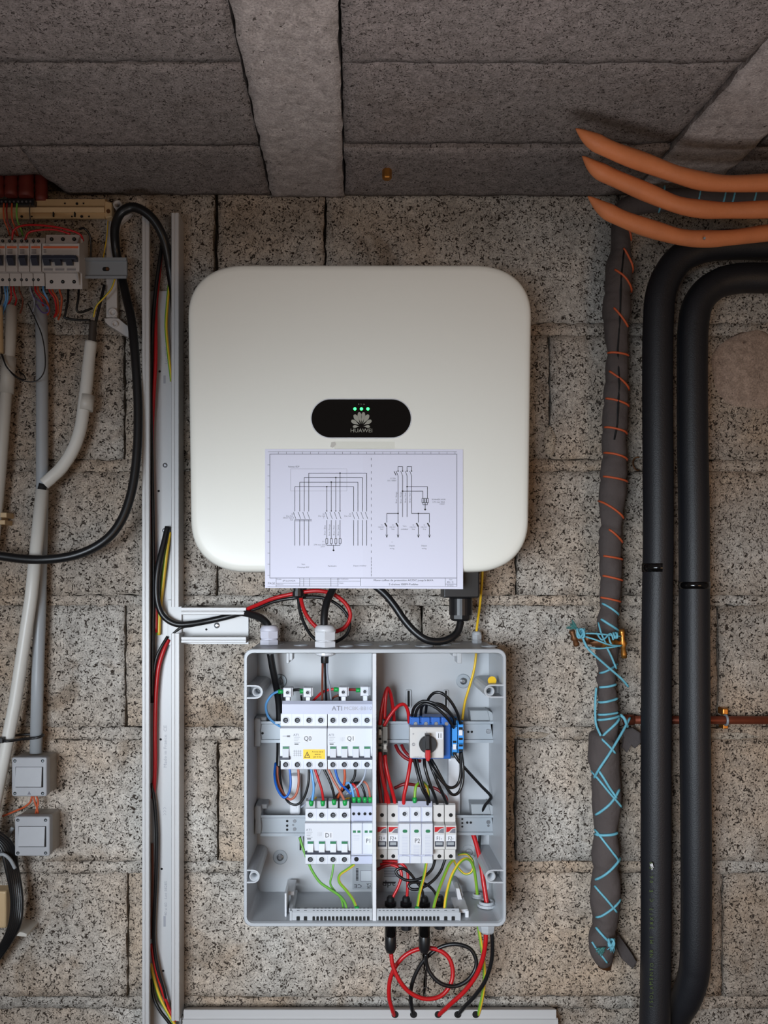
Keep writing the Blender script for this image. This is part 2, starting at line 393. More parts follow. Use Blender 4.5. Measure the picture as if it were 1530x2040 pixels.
# ceiling: prestressed beams with hollow blocks between them
ceil = MB(); ceil.bb(-1.7, -1.9, ZC + .13, 2.0, .16, ZC + .17); ceil = ceil.build('ceiling', 'beam', kind='structure')
beams = [(-.74, -.62), (-.1395, -.0176), (.457, .580), (1.06, 1.18)]
for k, (a, b) in enumerate(beams):
    sk = (lambda x, z: x + .075 * z) if k == 2 else None
    rough_block(a + .0012, .002, b - .0012, 1.75, ZC + (-.003 if k == 1 else -.002), ZC + .13, 60 + k * 5, step=.011, amp=.0016, wob=.0022, horizontal=True, skew=sk).build('ceiling_beam', 'beam', ceil)
deps = [.002, .1665, .374, .578, .785, .99, 1.20, 1.41, 1.62]
spans = [(-1.25, -.742), (-.618, -.1415), (-.0156, .455), (.582, 1.058)]
for si, (a, b) in enumerate(spans):
    for k in range(len(deps) - 1):
        z0, z1 = deps[k] + .0015, deps[k + 1] - .0015
        sk = (lambda x, z, a=a, b=b: x + .075 * z * (x - a) / (b - a)) if si == 2 else ((lambda x, z, a=a, b=b: x + .075 * z * (b - x) / (b - a)) if si == 3 else None)
        if si == 1 and k == 0:        # this block is broken away at the corner, where conduits come down
            def sk(x, z, z1=z1):
                return x
            zz = .072
            rough_block(-.618, zz, -.498, z1, ZC, ZC + .13, 91, horizontal=True).build('ceiling_block', 'ceiling_block', ceil)
            mb = rough_block(-.4985, z0, b, z1, ZC, ZC + .13, 92, horizontal=True)
            for v in mb.v:
                if v.x < -.44: v.x += max(0, (.072 + v.y)) * .35 * (1 - (v.x + .4985) / .0585) if v.y > -.072 else 0
            mb.build('ceiling_block', 'ceiling_block', ceil)
            continue
        rough_block(a, z0, b, z1, ZC + rnd.uniform(-.002, .003), ZC + .13, 70 + si * 11 + k * 3, horizontal=True, skew=sk).build('ceiling_block', 'ceiling_block', ceil)
floor = MB(); floor.bb(-1.7, -4.0, -.1, 2.0, .16, 0); floor.build('floor', 'floor_concrete', kind='structure')
# bolt in the ceiling
t = thing('ceiling_bolt', 'small brass-coloured bolt sticking out of the ceiling above the white inverter', 'bolt', P(771, 362, .07))
c = P(771, 345, .10)
mb = MB(); mb.lathe((c.x, c.y, ZC + .004), (0, 0, -1), [(.013, 0), (.013, .003), (.008, .0045)], 16, False); mb.build('washer', 'brass_old', t)
mb = MB(); mb.lathe((c.x, c.y, ZC), (0, 0, -1), [(.0075, 0), (.0075, .014), (.0065, .016)], 6, False); mb.build('hex_head', 'brass', t)
# ================================================================ INVERTER
inv = thing('solar_inverter', 'large white rounded solar inverter with a black status window, hung on the block wall', 'inverter', P(717, 1140, 0))
def squircle(x0, z0, x1, z1, e=5.2, n=96, r=None):
    cx, cz, a, b = (x0 + x1) / 2, (z0 + z1) / 2, (x1 - x0) / 2, (z1 - z0) / 2; o = []
    for k in range(n):
        t_ = 2 * math.pi * (k + .5) / n; c_, s_ = math.cos(t_), math.sin(t_)
        o.append((cx + a * math.copysign(abs(c_) ** (2 / e), c_), cz + b * math.copysign(abs(s_) ** (2 / e), s_)))
    return o
def softrect(x0, z0, x1, z1, rx, rz, e, n=18):
    o = []
    for cx_, cz_, sx_, sz_, q in ((x1 - rx, z1 - rz, 1, 1, 0), (x0 + rx, z1 - rz, -1, 1, 1), (x0 + rx, z0 + rz, -1, -1, 0), (x1 - rx, z0 + rz, 1, -1, 1)):
        pts_ = []
        for k in range(n + 1):
            t_ = math.pi / 2 * k / n; pts_.append((cx_ + sx_ * rx * math.cos(t_) ** (2 / e) if k < n else cx_, cz_ + sz_ * rz * math.sin(t_) ** (2 / e) if k else cz_))
        o += pts_[::-1] if q else pts_
    return o
DI = .138
a = P(372, 1140, DI); b = P(1061.5, 524, DI); cx, cz = (a.x + b.x) / 2, (a.z + b.z) / 2; W2, H2 = (b.x - a.x) / 2, (b.z - a.z) / 2
mb = MB(); rings = []
for ins, dd in ((.016, .052), (.004, .06), (0, .075), (0, .124), (.0008, .130), (.0026, .1345), (.006, .1368), (.012, .1376), (.03, .1379), (.08, .138)):
    s_ = []
    for qx, qz in softrect(a.x + ins, a.z + ins, b.x - ins, b.z - ins, px(118, DI) - ins * .6, px(104, DI) - ins * .6, 2.35):
        f = (qz - cz) / H2; qx += (cx - qx) / W2 * (.0016 * f ** 4 + (.0042 * max(0, .35 - f)))   # sides bulge slightly, draw in below
        s_.append((qx, -dd, qz + (1 - ((qx - cx) / W2) ** 2) * 0.0))
    rings.append(s_)
mb.rings(rings, True); mb.build('cover', 'cover_white', inv)
mb = MB(); mb.box(420, 575, 1010, 1100, .012, .055, .004, 30); mb.build('heat_sink', 'steel_dark', inv)
mb = MB(); mb.box(520, 640, 900, 1000, .0, .014, .002, 6); mb.build('wall_bracket', 'steel_dark', inv)
# status window
mb = MB(); o_ = P(618.5, 873.5, DI + .0006); q_ = P(820.5, 793.5, DI + .0006); mb.slab(rrect(o_.x, o_.z, q_.x, q_.z, 1, 14), DI - .002, DI + .0006, .0004); mb.build('window_bezel', 'white_plastic', inv)
win = MB(); o_ = P(620.5, 871.5, DI + .001); q_ = P(818.5, 795.5, DI + .001); win.slab(rrect(o_.x, o_.z, q_.x, q_.z, 1, 14), DI - .002, DI + .001, .0003); win = win.build('status_window', 'black_gloss', inv)
for u in (707, 720, 733): mb = MB(); mb.disc(u, 814.5, DI + .0016, 3.1, .0006, 14); mb.build('status_light', 'led', win)
mb = MB(); DP = DI + .0013
def petal(ang, r0, r1, wd, cu=720, cv=849):
    pts = []; A = math.radians(ang)
    for k in range(9):
        t_ = k / 8; pts.append((r0 + (r1 - r0) * t_, wd * math.sin(math.pi * (t_ ** 1.5) * .86 + .0)))
    out = [(x, y) for x, y in pts] + [(x, -y) for x, y in pts[::-1]]
    mb.poly([(cu + x * math.sin(A) + y * math.cos(A), cv - x * math.cos(A) + y * math.sin(A)) for x, y in out], DI + .0006, DP)
for sgn in (-1, 1):
    petal(sgn * 9.5, 5, 28, 4.0); petal(sgn * 32, 5, 27, 4.3); petal(sgn * 60, 5, 23, 3.8); petal(sgn * 93, 4, 17, 2.6, 720, 849)
mb.build('emblem', 'logo_grey', win)
mb = MB(); mb.text('HUAWEI', 720, 857.5, DP, 7.6, sx=1.05); mb.text('4  b  m', 720, 805, DP, 2.8, sx=1.2); mb.build('lettering', 'logo_grey', win)
mb = MB(); mb.box(666, 880, 786, 897, DI - .0001, DI + .0003, 0, 1); mb.build('adhesive_tape', 'tape_clear', inv)
mb = MB(); mb.poly([(660, 881), (667, 880), (670, 886), (663, 892), (658, 890)], DI, DI + .0005); mb.build('tape_scrap', 'conduit_pale', inv)
# connection block and plugs under the inverter
mb = MB(); mb.box(884, 1120, 955, 1191, .05, .100, .002, 3); mb.build('connection_block', 'black_plastic', inv)
c = P(918, 1190, .075)
mb = MB(); mb.lathe((c.x, c.y, c.z), (0, 0, -1), [(px(21), 0), (px(22), .002), (px(22), .028)], 28, False); mb.lathe((c.x, c.y, c.z - .028), (0, 0, -1), [(px(20.5), 0), (px(20.5), .006), (px(15), .0095)], 8, False); mb.build('cable_gland', 'black_plastic', inv)
for k, (u, dd) in enumerate(((594, .07), (602, .055))):
    c = P(u, 1150, dd); mb = MB(); mb.lathe(c, (0, 0, -1), [(px(9), 0), (px(9), .022), (px(11), .022), (px(11), .030), (px(7), .033)], 12, False); mb.build('plug', 'black_plastic', inv)
# ================================================================ WIRING DIAGRAM SHEET
def pd(u): return DI + .0014 + .0036 * max(0, 1 - abs(u - 724) / 200) ** 1.5
sh = thing('printed_sheet', 'white folded sheet with a printed wiring diagram, taped to the front of the inverter', 'paper', P(724, 1172, DI))
mb = MB()
us = [528, 560, 600, 640, 680, 705, 720, 724, 728, 745, 780, 820, 860, 900, 922.5]
def edge(u): return (895 + (.0 if u < 724 else 0) + (u - 724) * .002, 1172.5 + (u - 724) * .006)
fr = []; bk = []
for u in us:
    t_, b_ = edge(u); fr.append((P(u, t_, pd(u)), P(u, b_, pd(u)))); bk.append((P(u, t_, pd(u) - .0003), P(u, b_, pd(u) - .0003)))
ia = mb.add([p for q in fr for p in q]); ib = mb.add([p for q in bk for p in q])
for k in range(len(us) - 1):
    mb.face((ia[2 * k], ia[2 * k + 2], ia[2 * k + 3], ia[2 * k + 1])); mb.face((ib[2 * k], ib[2 * k + 2], ib[2 * k + 3], ib[2 * k + 1]))
    for e in (0, 1): mb.face((ia[2 * k + e], ia[2 * k + 2 + e], ib[2 * k + 2 + e], ib[2 * k + e]))
mb.face((ia[0], ia[1], ib[1], ib[0])); mb.face((ia[-2], ia[-1], ib[-1], ib[-2]))
mb.build('sheet', 'paper', sh)
lines = MB(); soft = MB()
EP = .0003
def ln(m_, pts, w_=1.1):
    for (u0, v0), (u1, v1) in zip(pts, pts[1:]):
        cuts = [u0] + [c_ for c_ in (sorted(us) if u1 > u0 else sorted(us, reverse=True)) if min(u0, u1) < c_ < max(u0, u1)] + [u1]
        L_ = math.hypot(u1 - u0, v1 - v0) or 1; nx, ny = -(v1 - v0) / L_ * w_ / 2, (u1 - u0) / L_ * w_ / 2
        for a_, b_ in zip(cuts, cuts[1:]):
            if abs(u1 - u0) < 1e-6: va, vb = v0, v1
            else: va = v0 + (v1 - v0) * (a_ - u0) / (u1 - u0); vb = v0 + (v1 - v0) * (b_ - u0) / (u1 - u0)
            i = m_.add([P(a_ + nx, va + ny, pd(a_) + EP), P(b_ + nx, vb + ny, pd(b_) + EP), P(b_ - nx, vb - ny, pd(b_) + EP), P(a_ - nx, va - ny, pd(a_) + EP)]); m_.face(i)
            if abs(u1 - u0) < 1e-6: break
def dot(m_, u, v, r=1.6):
    i = m_.add([P(u + r * math.cos(k * math.pi / 4), v + r * math.sin(k * math.pi / 4), pd(u) + EP) for k in range(8)]); m_.face(i)
T = lambda m_, s_, u, v, h, **k: m_.text(s_, u, v, 0, h, dfun=lambda q: pd(q) + EP, **k)
ln(soft, [(537.5, 904.5), (910, 904.5), (910, 1168.5)], 1.0); ln(soft, [(537.5, 904.5), (537.5, 1151.5), (910, 1151.5)], 1.0); ln(soft, [(534, 900), (910, 900)], .6)
for k in range(23): ln(soft, [(554.5 + k * 16, 900), (554.5 + k * 16, 904.5)], .7)
for k in range(12): ln(soft, [(533, 926 + k * 22), (537.5, 926 + k * 22)], .7)
for k, (x0, v0) in enumerate(((587.5, 969.5), (597, 960.5), (606, 951.5), (615, 942.5))):
    xr = (704.5, 713, 722, 730.5)[k]; xm = (651, 660, 669, 677.5)[k]
    ln(lines, [(x0, 1019), (x0, v0), (xr, v0), (xr, 1019)], 1.0); ln(lines, [(xm, v0), (xm, 1019)], 1.0); dot(lines, xm, v0)
    for q in (x0, xm, xr): ln(lines, [(q - 3, 1020), (q + 2, 1034)], .8)
    ln(lines, [(x0, 1036), (x0, 1087)], 1.0); ln(lines, [(xr, 1036), (xr, 1087)], 1.0); ln(lines, [(xm, 1036), (xm, 1073)], 1.0)
    dot(lines, xm, 1018, 1.3); ln(lines, [(xm - 2, 1073), (xm + 2, 1073), (xm + 2, 1083), (xm - 2, 1083), (xm - 2, 1073)], 1.0); ln(lines, [(xm, 1083), (xm, 1086)], 1)
    T(soft, ('Brun / Bleu', 'Brun / Rouge', 'Brun / Noir', 'Brun / Jaune')[k], xm - 4, 1056, 3.0, rot=90)
ln(lines, [(651, 1086.5), (677.5, 1086.5)], 1.0); ln(lines, [(664.5, 1086.5), (664.5, 1096)], 1.0); dot(lines, 664.5, 1096.5, 2)
for y in (1035.3, 1037.8): ln(lines, [(587, y), (621, y)], .8)
ln(soft, [(579, 934), (691, 934), (691, 978), (579, 978), (579, 934)], .3)
T(soft, 'Réseau EDF', 585.5, 929.5, 3.2)
for s_, u, v in (('Q0', 583, 1024), ('Disj 25A', 577, 1028), ('30mA Type A', 575, 1031.5), ('4x6', 581, 1035.5), ('Q1', 645, 1024), ('Disj 16A', 641, 1028), ('C', 645, 1031), ('D1', 698, 1024), ('Disj 16A', 693, 1028),
                  ('P1', 644, 1079), ('2 Ph max 15kA', 637, 1085), ('275V', 643, 1089), ('Vers', 604, 1124), ('Comptage EDF', 604, 1130), ('Parafoudre', 662, 1127.5), ('Depuis onduleur', 717, 1127)):
    T(soft, s_, u, v, 2.7)
# right half
for k in range(36): 
    if k % 2 == 0 or k > 30: ln(soft, [(739.5, 912 + k * 6.6), (739.5, 917 + k * 6.6)], .9)
X = (793, 802, 811, 820)
for k, x in enumerate(X):
    ln(lines, [(x, 929.5), (x, 938)], 1.0); dot(lines, x, 938.5, 1.4); ln(lines, [(x - 4, 938), (x, 948)], .9)
    ln(lines, [(x, 948), (x, (1042, 1030, 1030, 1023)[k])], 1.0); T(soft, ('Brun / Rouge', 'Brun / Rouge', 'Brun / Noir', 'Brun / Noir')[k], x - 3.6, 991, 3.0, rot=90)
ln(lines, [(X[0], 929.5), (X[1], 929.5)], 1.0); ln(lines, [(X[2], 929.5), (X[3], 929.5)], 1.0); ln(lines, [(785, 939), (789, 947)], 1.4); ln(lines, [(789, 938), (791.5, 945)], .9)
ln(lines, [(X[2], 969.5), (851.5, 969.5), (851.5, 993)], 1.0); dot(lines, X[2], 969.5); ln(lines, [(X[1], 978.5), (842.5, 978.5), (842.5, 993)], 1.0); dot(lines, X[1], 978.5)
for x in (842.5, 847, 851.5): ln(lines, [(x - 1.8, 993), (x + 1.8, 993), (x + 1.8, 1001.5), (x - 1.8, 1001.5), (x - 1.8, 993)], 1.1)
ln(lines, [(842.5, 1001.5), (842.5, 1005.5), (851.5, 1005.5), (851.5, 1001.5)], .9); ln(lines, [(847, 1002), (847, 1014)], 1.1); dot(lines, 847, 1015, 2)
for x, u0 in ((770.5, 1), (793, 1), (833.5, 1), (855.5, 1)):
    ln(lines, [(x, 1023 if x != 793 else 1038), (x, 1041)], 1.0); ln(lines, [(x - 4, 1042), (x, 1049)], 2.6); ln(lines, [(x, 1049), (x, 1066)], 1.1); ln(lines, [(x - 2, 1065), (x, 1071)], .9); ln(lines, [(x + 2, 1065), (x, 1071)], .9); dot(lines, x, 1068, 1.5)
    T(soft, 'F1', x - 10, 1046, 2.6); T(soft, '10A DC', x - 11, 1050, 2.6); T(soft, 'fuse', x - 10, 1054, 2.6)
ln(lines, [(770.5, 1023), (793, 1023)], 1.3); dot(lines, 793, 1023); ln(lines, [(820, 1023), (855.5, 1023)], 1.3); dot(lines, 833.5, 1023)
for s_, u, v in (('I1 32A', 783, 953), ('DC 1000V', 781, 957.5), ('Vers', 806, 1048), ('onduleur', 806, 1054), ('BORNIER NOIR', 874, 995), ('2 Ph max 40kA', 874, 1000), ('1000V', 881, 1004), ('Depuis', 781, 1087), ('string', 781, 1092.5), ('Depuis', 845, 1087), ('string', 845, 1092.5), ('+', 781, 1080)):
    T(soft, s_, u, v, 2.8)
# title block
ln(soft, [(550, 1151.5), (550, 1169)], .8)
for x, a_, b_ in ((597, 1151, 1168), (605, 1151, 1168), (617, 1151, 1168), (659, 1151, 1168), (673.5, 1151, 1168), (718, 1151, 1167), (887, 1151, 1168)): ln(soft, [(x, a_), (x, b_)], .8)
for y in (1155, 1159, 1163, 1167): ln(soft, [(597, y), (673.5, y)], .5)
ln(soft, [(550, 1162), (597, 1162)], .6); ln(soft, [(550, 1167), (597, 1167)], .6); ln(soft, [(673.5, 1158), (718, 1158)], .6); ln(soft, [(887, 1163.5), (910, 1163.5)], .8); ln(soft, [(537, 1169), (910, 1168.5)], .6)
T(soft, 'PAGE', 541, 1162, 4.2); T(soft, 'SPI LOHADR', 576, 1157, 3.2); T(soft, 'Modèle', 556, 1154, 2.2); T(soft, 'Référence', 558, 1164, 2.2); T(soft, 'Date modification', 683, 1153.5, 2.2); T(soft, 'Dessin', 680, 1161.5, 2.2)
T(lines, 'Mono coffret de protection AC/DC jusqu\'à 6kVA', 804, 1156, 3.7, sx=1.12); T(lines, '2 chaines 1000V-Fusibles', 804, 1164, 3.7, sx=1.1)
T(soft, 'Folio', 898, 1154.5, 2.4); T(lines, '02 / 2', 897, 1160, 3.8); T(soft, '01/2022', 897, 1166.5, 2.8)
lines.build('printed_diagram', 'ink', sh, None, 'stuff'); soft.build('printed_notes', 'ink_soft', sh, None, 'stuff')
# ================================================================ ENCLOSURE
DE = .135
enc = thing('electrical_enclosure', 'open light grey plastic electrical enclosure full of breakers and wires under the inverter', 'enclosure', P(747, 1843, 0))
def rr(u0, v0, u1, v1, r, d, dref=None, dy=None):
    a = P(u0, v1, dref or d); b = P(u1, v0, dref or d); return [(x, -(dy if dy is not None else d), z) for x, z in rrect(a.x, a.z, b.x, b.z, px(r), 6)]
mb = MB()
R = [rr(489.5, 1290, 1004, 1840, 16, 0, DE, .004), rr(488, 1293, 1006.5, 1843, 16, 0, DE, .10), rr(486, 1293, 1008.5, 1846, 16, DE, DE, .128), rr(485.5, 1293, 1009, 1846.5, 16, DE, DE, .1335), rr(487, 1294.5, 1007.5, 1845, 15, DE),
     rr(491.5, 1300.5, 1003, 1839.5, 12, DE), rr(492.5, 1302, 1001.5, 1838, 11, DE, DE, .130), rr(494.5, 1303, 999.5, 1836, 12, DE, DE, .009)]
mb.rings(R, False, caps=(True, True)); mb.build('housing', 'grey_plastic', enc)
# knock-outs on the top face (raised thin arcs)
def zt(v_front): return P(0, v_front, DE).z
ZT = zt(1291.5)
k_ = 0
for (u, dd, r) in ((553, .045, 15), (600, .07, 15), (725, .06, 19), (770, .085, 15), (800, .05, 17), (845, .085, 19), (885, .06, 15), (905, .035, 12), (975, .09, 16), (690, .09, 15)):
    c = P(u, 0, dd); r_ = px(r, dd); mb = MB(); mb.lathe((c.x, c.y, ZT - .001), (0, 0, 1), [(r_, 0), (r_, .0018), (r_ * .86, .0018), (r_ * .86, .0003)], 24, False, caps=False); mb.build('knockout', 'grey_plastic', enc)
# dividing wall, lid screw bosses
mb = MB(); mb.profile(742.5, 749.5, .128, [(1302, .128), (1430, .128), (1450, .126), (1700, .12), (1837, .128), (1837, .012), (1302, .012)]); mb.build('divider', 'white_plastic', enc)
for (u, v, s_) in ((511, 1378.5, 1), (505, 1746, 1), (977, 1377, -1), (979, 1746, -1)):
    e = 488 if s_ > 0 else 1006
    b_ = MB(); pth = [(e + s_ * 2, v - 12), (u - s_ * 2, v - 12)] + [(u + s_ * 12 * math.sin(a) - s_ * 1, v - 12 * math.cos(a)) for a in [math.pi * k / 8 for k in range(1, 8)]] + [(u - s_ * 2, v + 12), (e + s_ * 2, v + 12)]
    b_.ribbon(pth, 3, .012, DE - .0006); b_.poly(pth, .012, .098); b_.build('screw_boss', 'grey_plastic', enc)
    mb = MB(); mb.ring(u + s_ * 1, v, DE - .002, 9.5, 6.8, .04); mb.disc(u + s_ * 1, v, .1, 6.6); mb.build('screw_sleeve', ['grey_plastic'], enc)
mb = MB(); c = P(980, 1356, .115); mb.lathe(c, (.05, -1, .1), [(px(8), 0), (px(8), .0015)], 14, False); mb.build('yellow_plug', 'yellow', enc)
# tabs inside the top edge, threaded posts, mounting screws
for u0, u1, v1 in ((570, 576, 1322), (576, 583, 1316), (911, 920, 1322), (902, 911, 1308)): mb = MB(); mb.box(u0, 1300, u1, v1, .085, .122, .001, 1.5); mb.build('tab', 'grey_plastic', enc)
for (u, v, m_) in ((558, 1708, 'steel'), (923, 1357, 'steel'), (557, 1357, 'steel_dark'), (934, 1698, 'grey_plastic')):
    t_ = MB(); t_.disc(u, v, .0105, 14.5, .0015, 24); w_ = t_.build('washer', m_, enc); t_ = MB(); c = P(u, v, .011); t_.lathe(c, (0, -1, 0), [(px(7), 0), (px(6.5), .0022), (px(3), .0036)], 18, False); t_.box(u - 3, v - .6, u + 3, v + .6, .013, .0147); t_.box(u - .6, v - 3, u + .6, v + 3, .013, .0147)
    t_.build('screw_head', 'screw_metal' if m_ != 'grey_plastic' else 'grey_plastic', w_)
for (u0, v0, u1, v1) in ((810, 1376, 818, 1408), (885, 1376, 892, 1408), (595, 1655, 602, 1694)):
    mb = MB(); mb.box(u0 - 2, v0 - 2, u1 + 2, v1 + 3, .009, .0125, .0008, 4); mb.m = 1; mb.box(u0 + 1.8, v0, u1 - 1.8, v1, .010, .0129); mb.build('slot', ['grey_plastic', 'hole'], enc)
for (u0, v0, u1, v1) in ((577, 1545, 598, 1624), (893, 1510, 917, 1625)):
    mb = MB(); mb.box(u0, v0, u1, v1, .009, .030, .003, 4); mb.disc((u0 + u1) / 2, v1 - 16, .031, 3); mb.build('rail_post', 'white_plastic', enc)
mb = MB(); mb.tube([P(905, 1750, .01), P(917, 1783, .06)], px(5.5), 12); mb.m = 1; c = P(917, 1783, .06); mb.lathe(c, P(917, 1783, .06) - P(905, 1750, .01), [(px(2), 0), (px(2), .0006)], 10); mb.build('round_post', ['grey_plastic', 'hole'], enc)
# brackets carrying the earth strip
mb = MB(); mb.box(568, 1776, 586, 1784, .02, .075, .001); mb.box(567, 1780, 571, 1836, .06, .112, .001); mb.box(575, 1810, 586, 1818, .02, .10, .001); mb.box(579, 1780, 585, 1812, .02, .05, .001); mb.build('strip_bracket', 'white_plastic', enc)
mb = MB(); mb.box(906, 1812, 932, 1819, .06, .112, .001); mb.box(927, 1815, 934, 1834, .07, .115, .001); mb.poly([(908, 1770), (915, 1770), (926, 1812), (916, 1816)], .04, .07, .001); mb.build('strip_bracket', 'white_plastic', enc)
# DIN rails with their end supports
def rail(u0, u1, v0, v1, name='mounting_rail'):
    dd = .050; h = v1 - v0; g = []
    mb = MB()
    o = [(v0, dd), (v0 + h * .12, dd), (v0 + h * .14, dd - .005), (v1 - h * .16, dd - .005), (v1 - h * .14, dd), (v1, dd), (v1, dd - .0012), (v1 - h * .12, dd - .0012), (v1 - h * .12, dd - .0065), (v0 + h * .10, dd - .0065), (v0 + h * .10, dd - .0012), (v0, dd - .0012)]
    mb.profile(u0, u1, dd, o); r = mb.build('mounting_rail', 'steel', enc); return r
def rhole(r, u, v, rad=2.4, ring=False):
    mb = MB(); mb.disc(u, v, .0458, rad, .0006, 12); mb.build('hole', 'screw_metal' if ring else 'hole', r)
r1 = rail(519, 741, 1437, 1480); rhole(r1, 523, 1461, 2.5)
r2 = rail(751, 984, 1437, 1480); rhole(r2, 933, 1458); rhole(r2, 940, 1458); rhole(r2, 973, 1457, 5, True)
r3 = rail(519, 741, 1624, 1666); rhole(r3, 572, 1636); rhole(r3, 572, 1645); rhole(r3, 572, 1653); rhole(r3, 587, 1636, 3.4, True); rhole(r3, 584, 1644, 2, True); rhole(r3, 587, 1652, 3.4, True)
r4 = rail(751, 984, 1624, 1664)
for v in (1632, 1640, 1647): rhole(r4, 921, v, 2)
rhole(r4, 931, 1639); rhole(r4, 938, 1639); rhole(r4, 973, 1638, 4, True); rhole(r4, 973, 1645, 2.5, True)
for (u, v, s_) in ((505, 1430, 1), (506, 1604, 1)):
    mb = MB(); mb.poly([(u, v + 6), (u + 4, v), (u + 13, v + 2), (u + 15, v + 14), (u + 13, v + 26), (u + 15, v + 44), (u + 13, v + 58), (u, v + 58), (u + 2, v + 30), (u, v + 24)], .012, .054, .002); mb.box(u + 5, v - 2, u + 26, v + 8, .010, .042, .002); mb.build('rail_support', 'grey_plastic_dark', enc)
for (u, v) in ((936, 1415), (938, 1602)):
    mb = MB(); mb.poly([(u, v), (u + 36, v), (u + 42, v + 22), (u + 2, v + 22)], .010, .040, .002); mb.poly([(u + 36, v), (u + 44, v + 4), (u + 52, v + 30), (u + 52, v + 55), (u + 46, v + 60), (u + 40, v + 22)], .010, .045, .001); mb.build('rail_support', 'grey_plastic_dark', enc)
# printed marks on the back plate
mb = MB(); mb.box(702, 1724, 742, 1772, .009, .0096); lb = mb.build('rating_label', 'grey_plastic_dark', enc)
mb = MB(); mb.box(718, 1734, 741, 1756, .009, .0099); mb.m = 1; mb.box(719, 1735, 740, 1755, .009, .0101); mb.m = 2
for k in range(9): mb.box(709, 1730 + k * 2.8, 714, 1731.8 + k * 2.8, .009, .0101)
mb.text('CE', 713, 1765.5, .0103, 7, sx=1.3, rot=180); mb.text('UK', 735, 1768, .0103, 5, rot=180); mb.text('CA', 735, 1762, .0103, 5, rot=180); mb.build('label_print', ['ink_soft', 'grey_plastic', 'ink'], lb)
mb = MB(); mb.text('adp', 775, 1763, .0103, 11, rot=180, sx=1.2); mb.poly([(762, 1757), (789, 1757), (787, 1760), (764, 1760)], .009, .0101); mb.m = 1
for k in range(6): mb.box(765, 1730 + k * 3.2, 792, 1731 + k * 3.2, .009, .0101)
mb.build('maker_mark', ['ink', 'ink_soft'], enc)
# cable glands
def gland(u, vb, dd, wpx, h, m='gland', down=False, z=None):
    c = P(u, vb, dd); z = c.z if z is None else z; r = px(wpx / 2, dd); hh = px(h, dd); ax = (0, 0, -1 if down else 1); t = math.radians(30)
    mb = MB(); o = (c.x, c.y, z)
    mb.lathe(o, ax, [(r, 0), (r, hh * .24), (r * .9, hh * .28)], 6, False, rot=t); mb.lathe(o, ax, [(r * .84, hh * .24), (r * .84, hh * .34)], 20); mb.lathe(o, ax, [(r * .98, hh * .34), (r * .98, hh * .72)], 6, False, rot=t)
    mb.lathe(o, ax, [(r * .95, hh * .68), (r * .92, hh * .82), (r * .78, hh * .94), (r * .58, hh)], 24); return mb.build('cable_gland', m, enc)
gland(537, 1287, .062, 40, 39, z=ZT); gland(648, 1294, .108, 46, 44, 'white_plastic', z=ZT); gland(949.5, 1282, .03, 21, 24, 'grey_plastic', z=ZT)
for (u, dd, w_) in ((648, .108, 40), (537, .062, 36)): c = P(u, 0, dd); mb = MB(); mb.lathe((c.x, c.y, ZT - .006), (0, 0, -1), [(px(w_ / 2, dd), 0), (px(w_ / 2, dd), .006), (px(w_ / 3, dd), .008)], 20, False); mb.build('gland_nut', 'white_plastic', enc)
ZB = P(0, 1837, DE).z
def nut(u, dd, ro, ri, h):
    c = P(u, 0, dd); a, b = px(ro, dd), px(ri, dd); mb = MB(); mb.lathe((c.x, c.y, ZB + .001), (0, 0, 1), [(a * 1.25, 0), (a * 1.25, h * .5), (a, h * .5), (a, h), (b, h), (b, h * .4)], 20, False, caps=False); mb.m = 1; mb.lathe((c.x, c.y, ZB + .0012), (0, 0, 1), [(b, 0), (b, h * .45)], 20); mb.build('gland_nut', ['grey_plastic', 'hole'], enc)
nut(969, .072, 15, 11.5, .008); nut(951, .034, 9.5, 6.5, .006)
c = P(970, 0, .085); mb = MB(); r_ = px(18, .08); mb.lathe((c.x, c.y, ZB - .005), (0, 0, -1), [(r_, 0), (r_, .020), (r_ * .9, .028), (r_ * .7, .031)], 8, False); mb.build('cable_gland', 'grey_plastic', enc)
# ================================================================ EARTH TERMINAL STRIP
est = thing('earth_terminal_strip', 'long light grey earth terminal strip with a row of square openings along the enclosure bottom', 'terminal strip', P(747, 1843, .12))
DS = .126
mb = MB(); mb.profile(581, 741.5, DS, [(1818, DS), (1842, DS), (1842, .10), (1812, .10), (1810, DS - .004)]); mb.profile(750.5, 915, DS, [(1818, DS), (1842, DS), (1842, .10), (1812, .10), (1810, DS - .004)])
mb.box(577, 1815, 582, 1844, .10, DS + .001, .0005); mb.box(913, 1818, 918, 1843, .10, DS + .001, .0005); mb.build('strip_body', 'grey_plastic', est)
slots = [594, 608.5] + [625 + 7.75 * k for k in range(15)] + [756.5 + 7.75 * k for k in range(16)] + [888, 903]
src = None; stp = None
for u in slots:
    w_ = 3.4 if u in (594, 608.5, 888, 903) else 2.6
    if u > 741 - 1 and u < 750: continue
    mb = MB(); mb.box(u - w_, 1825.5, u + w_, 1835.5, DS - .003, DS + .0003, 0, 1.4); mb.build('wire_opening', 'hole', est)
    mb = MB(); mb.box(u - w_ * .85, 1813.5, u + w_ * .85, 1815.8, DS - .012, DS - .0018, 0, .8); mb.build('clamp_hole', 'hole', est)
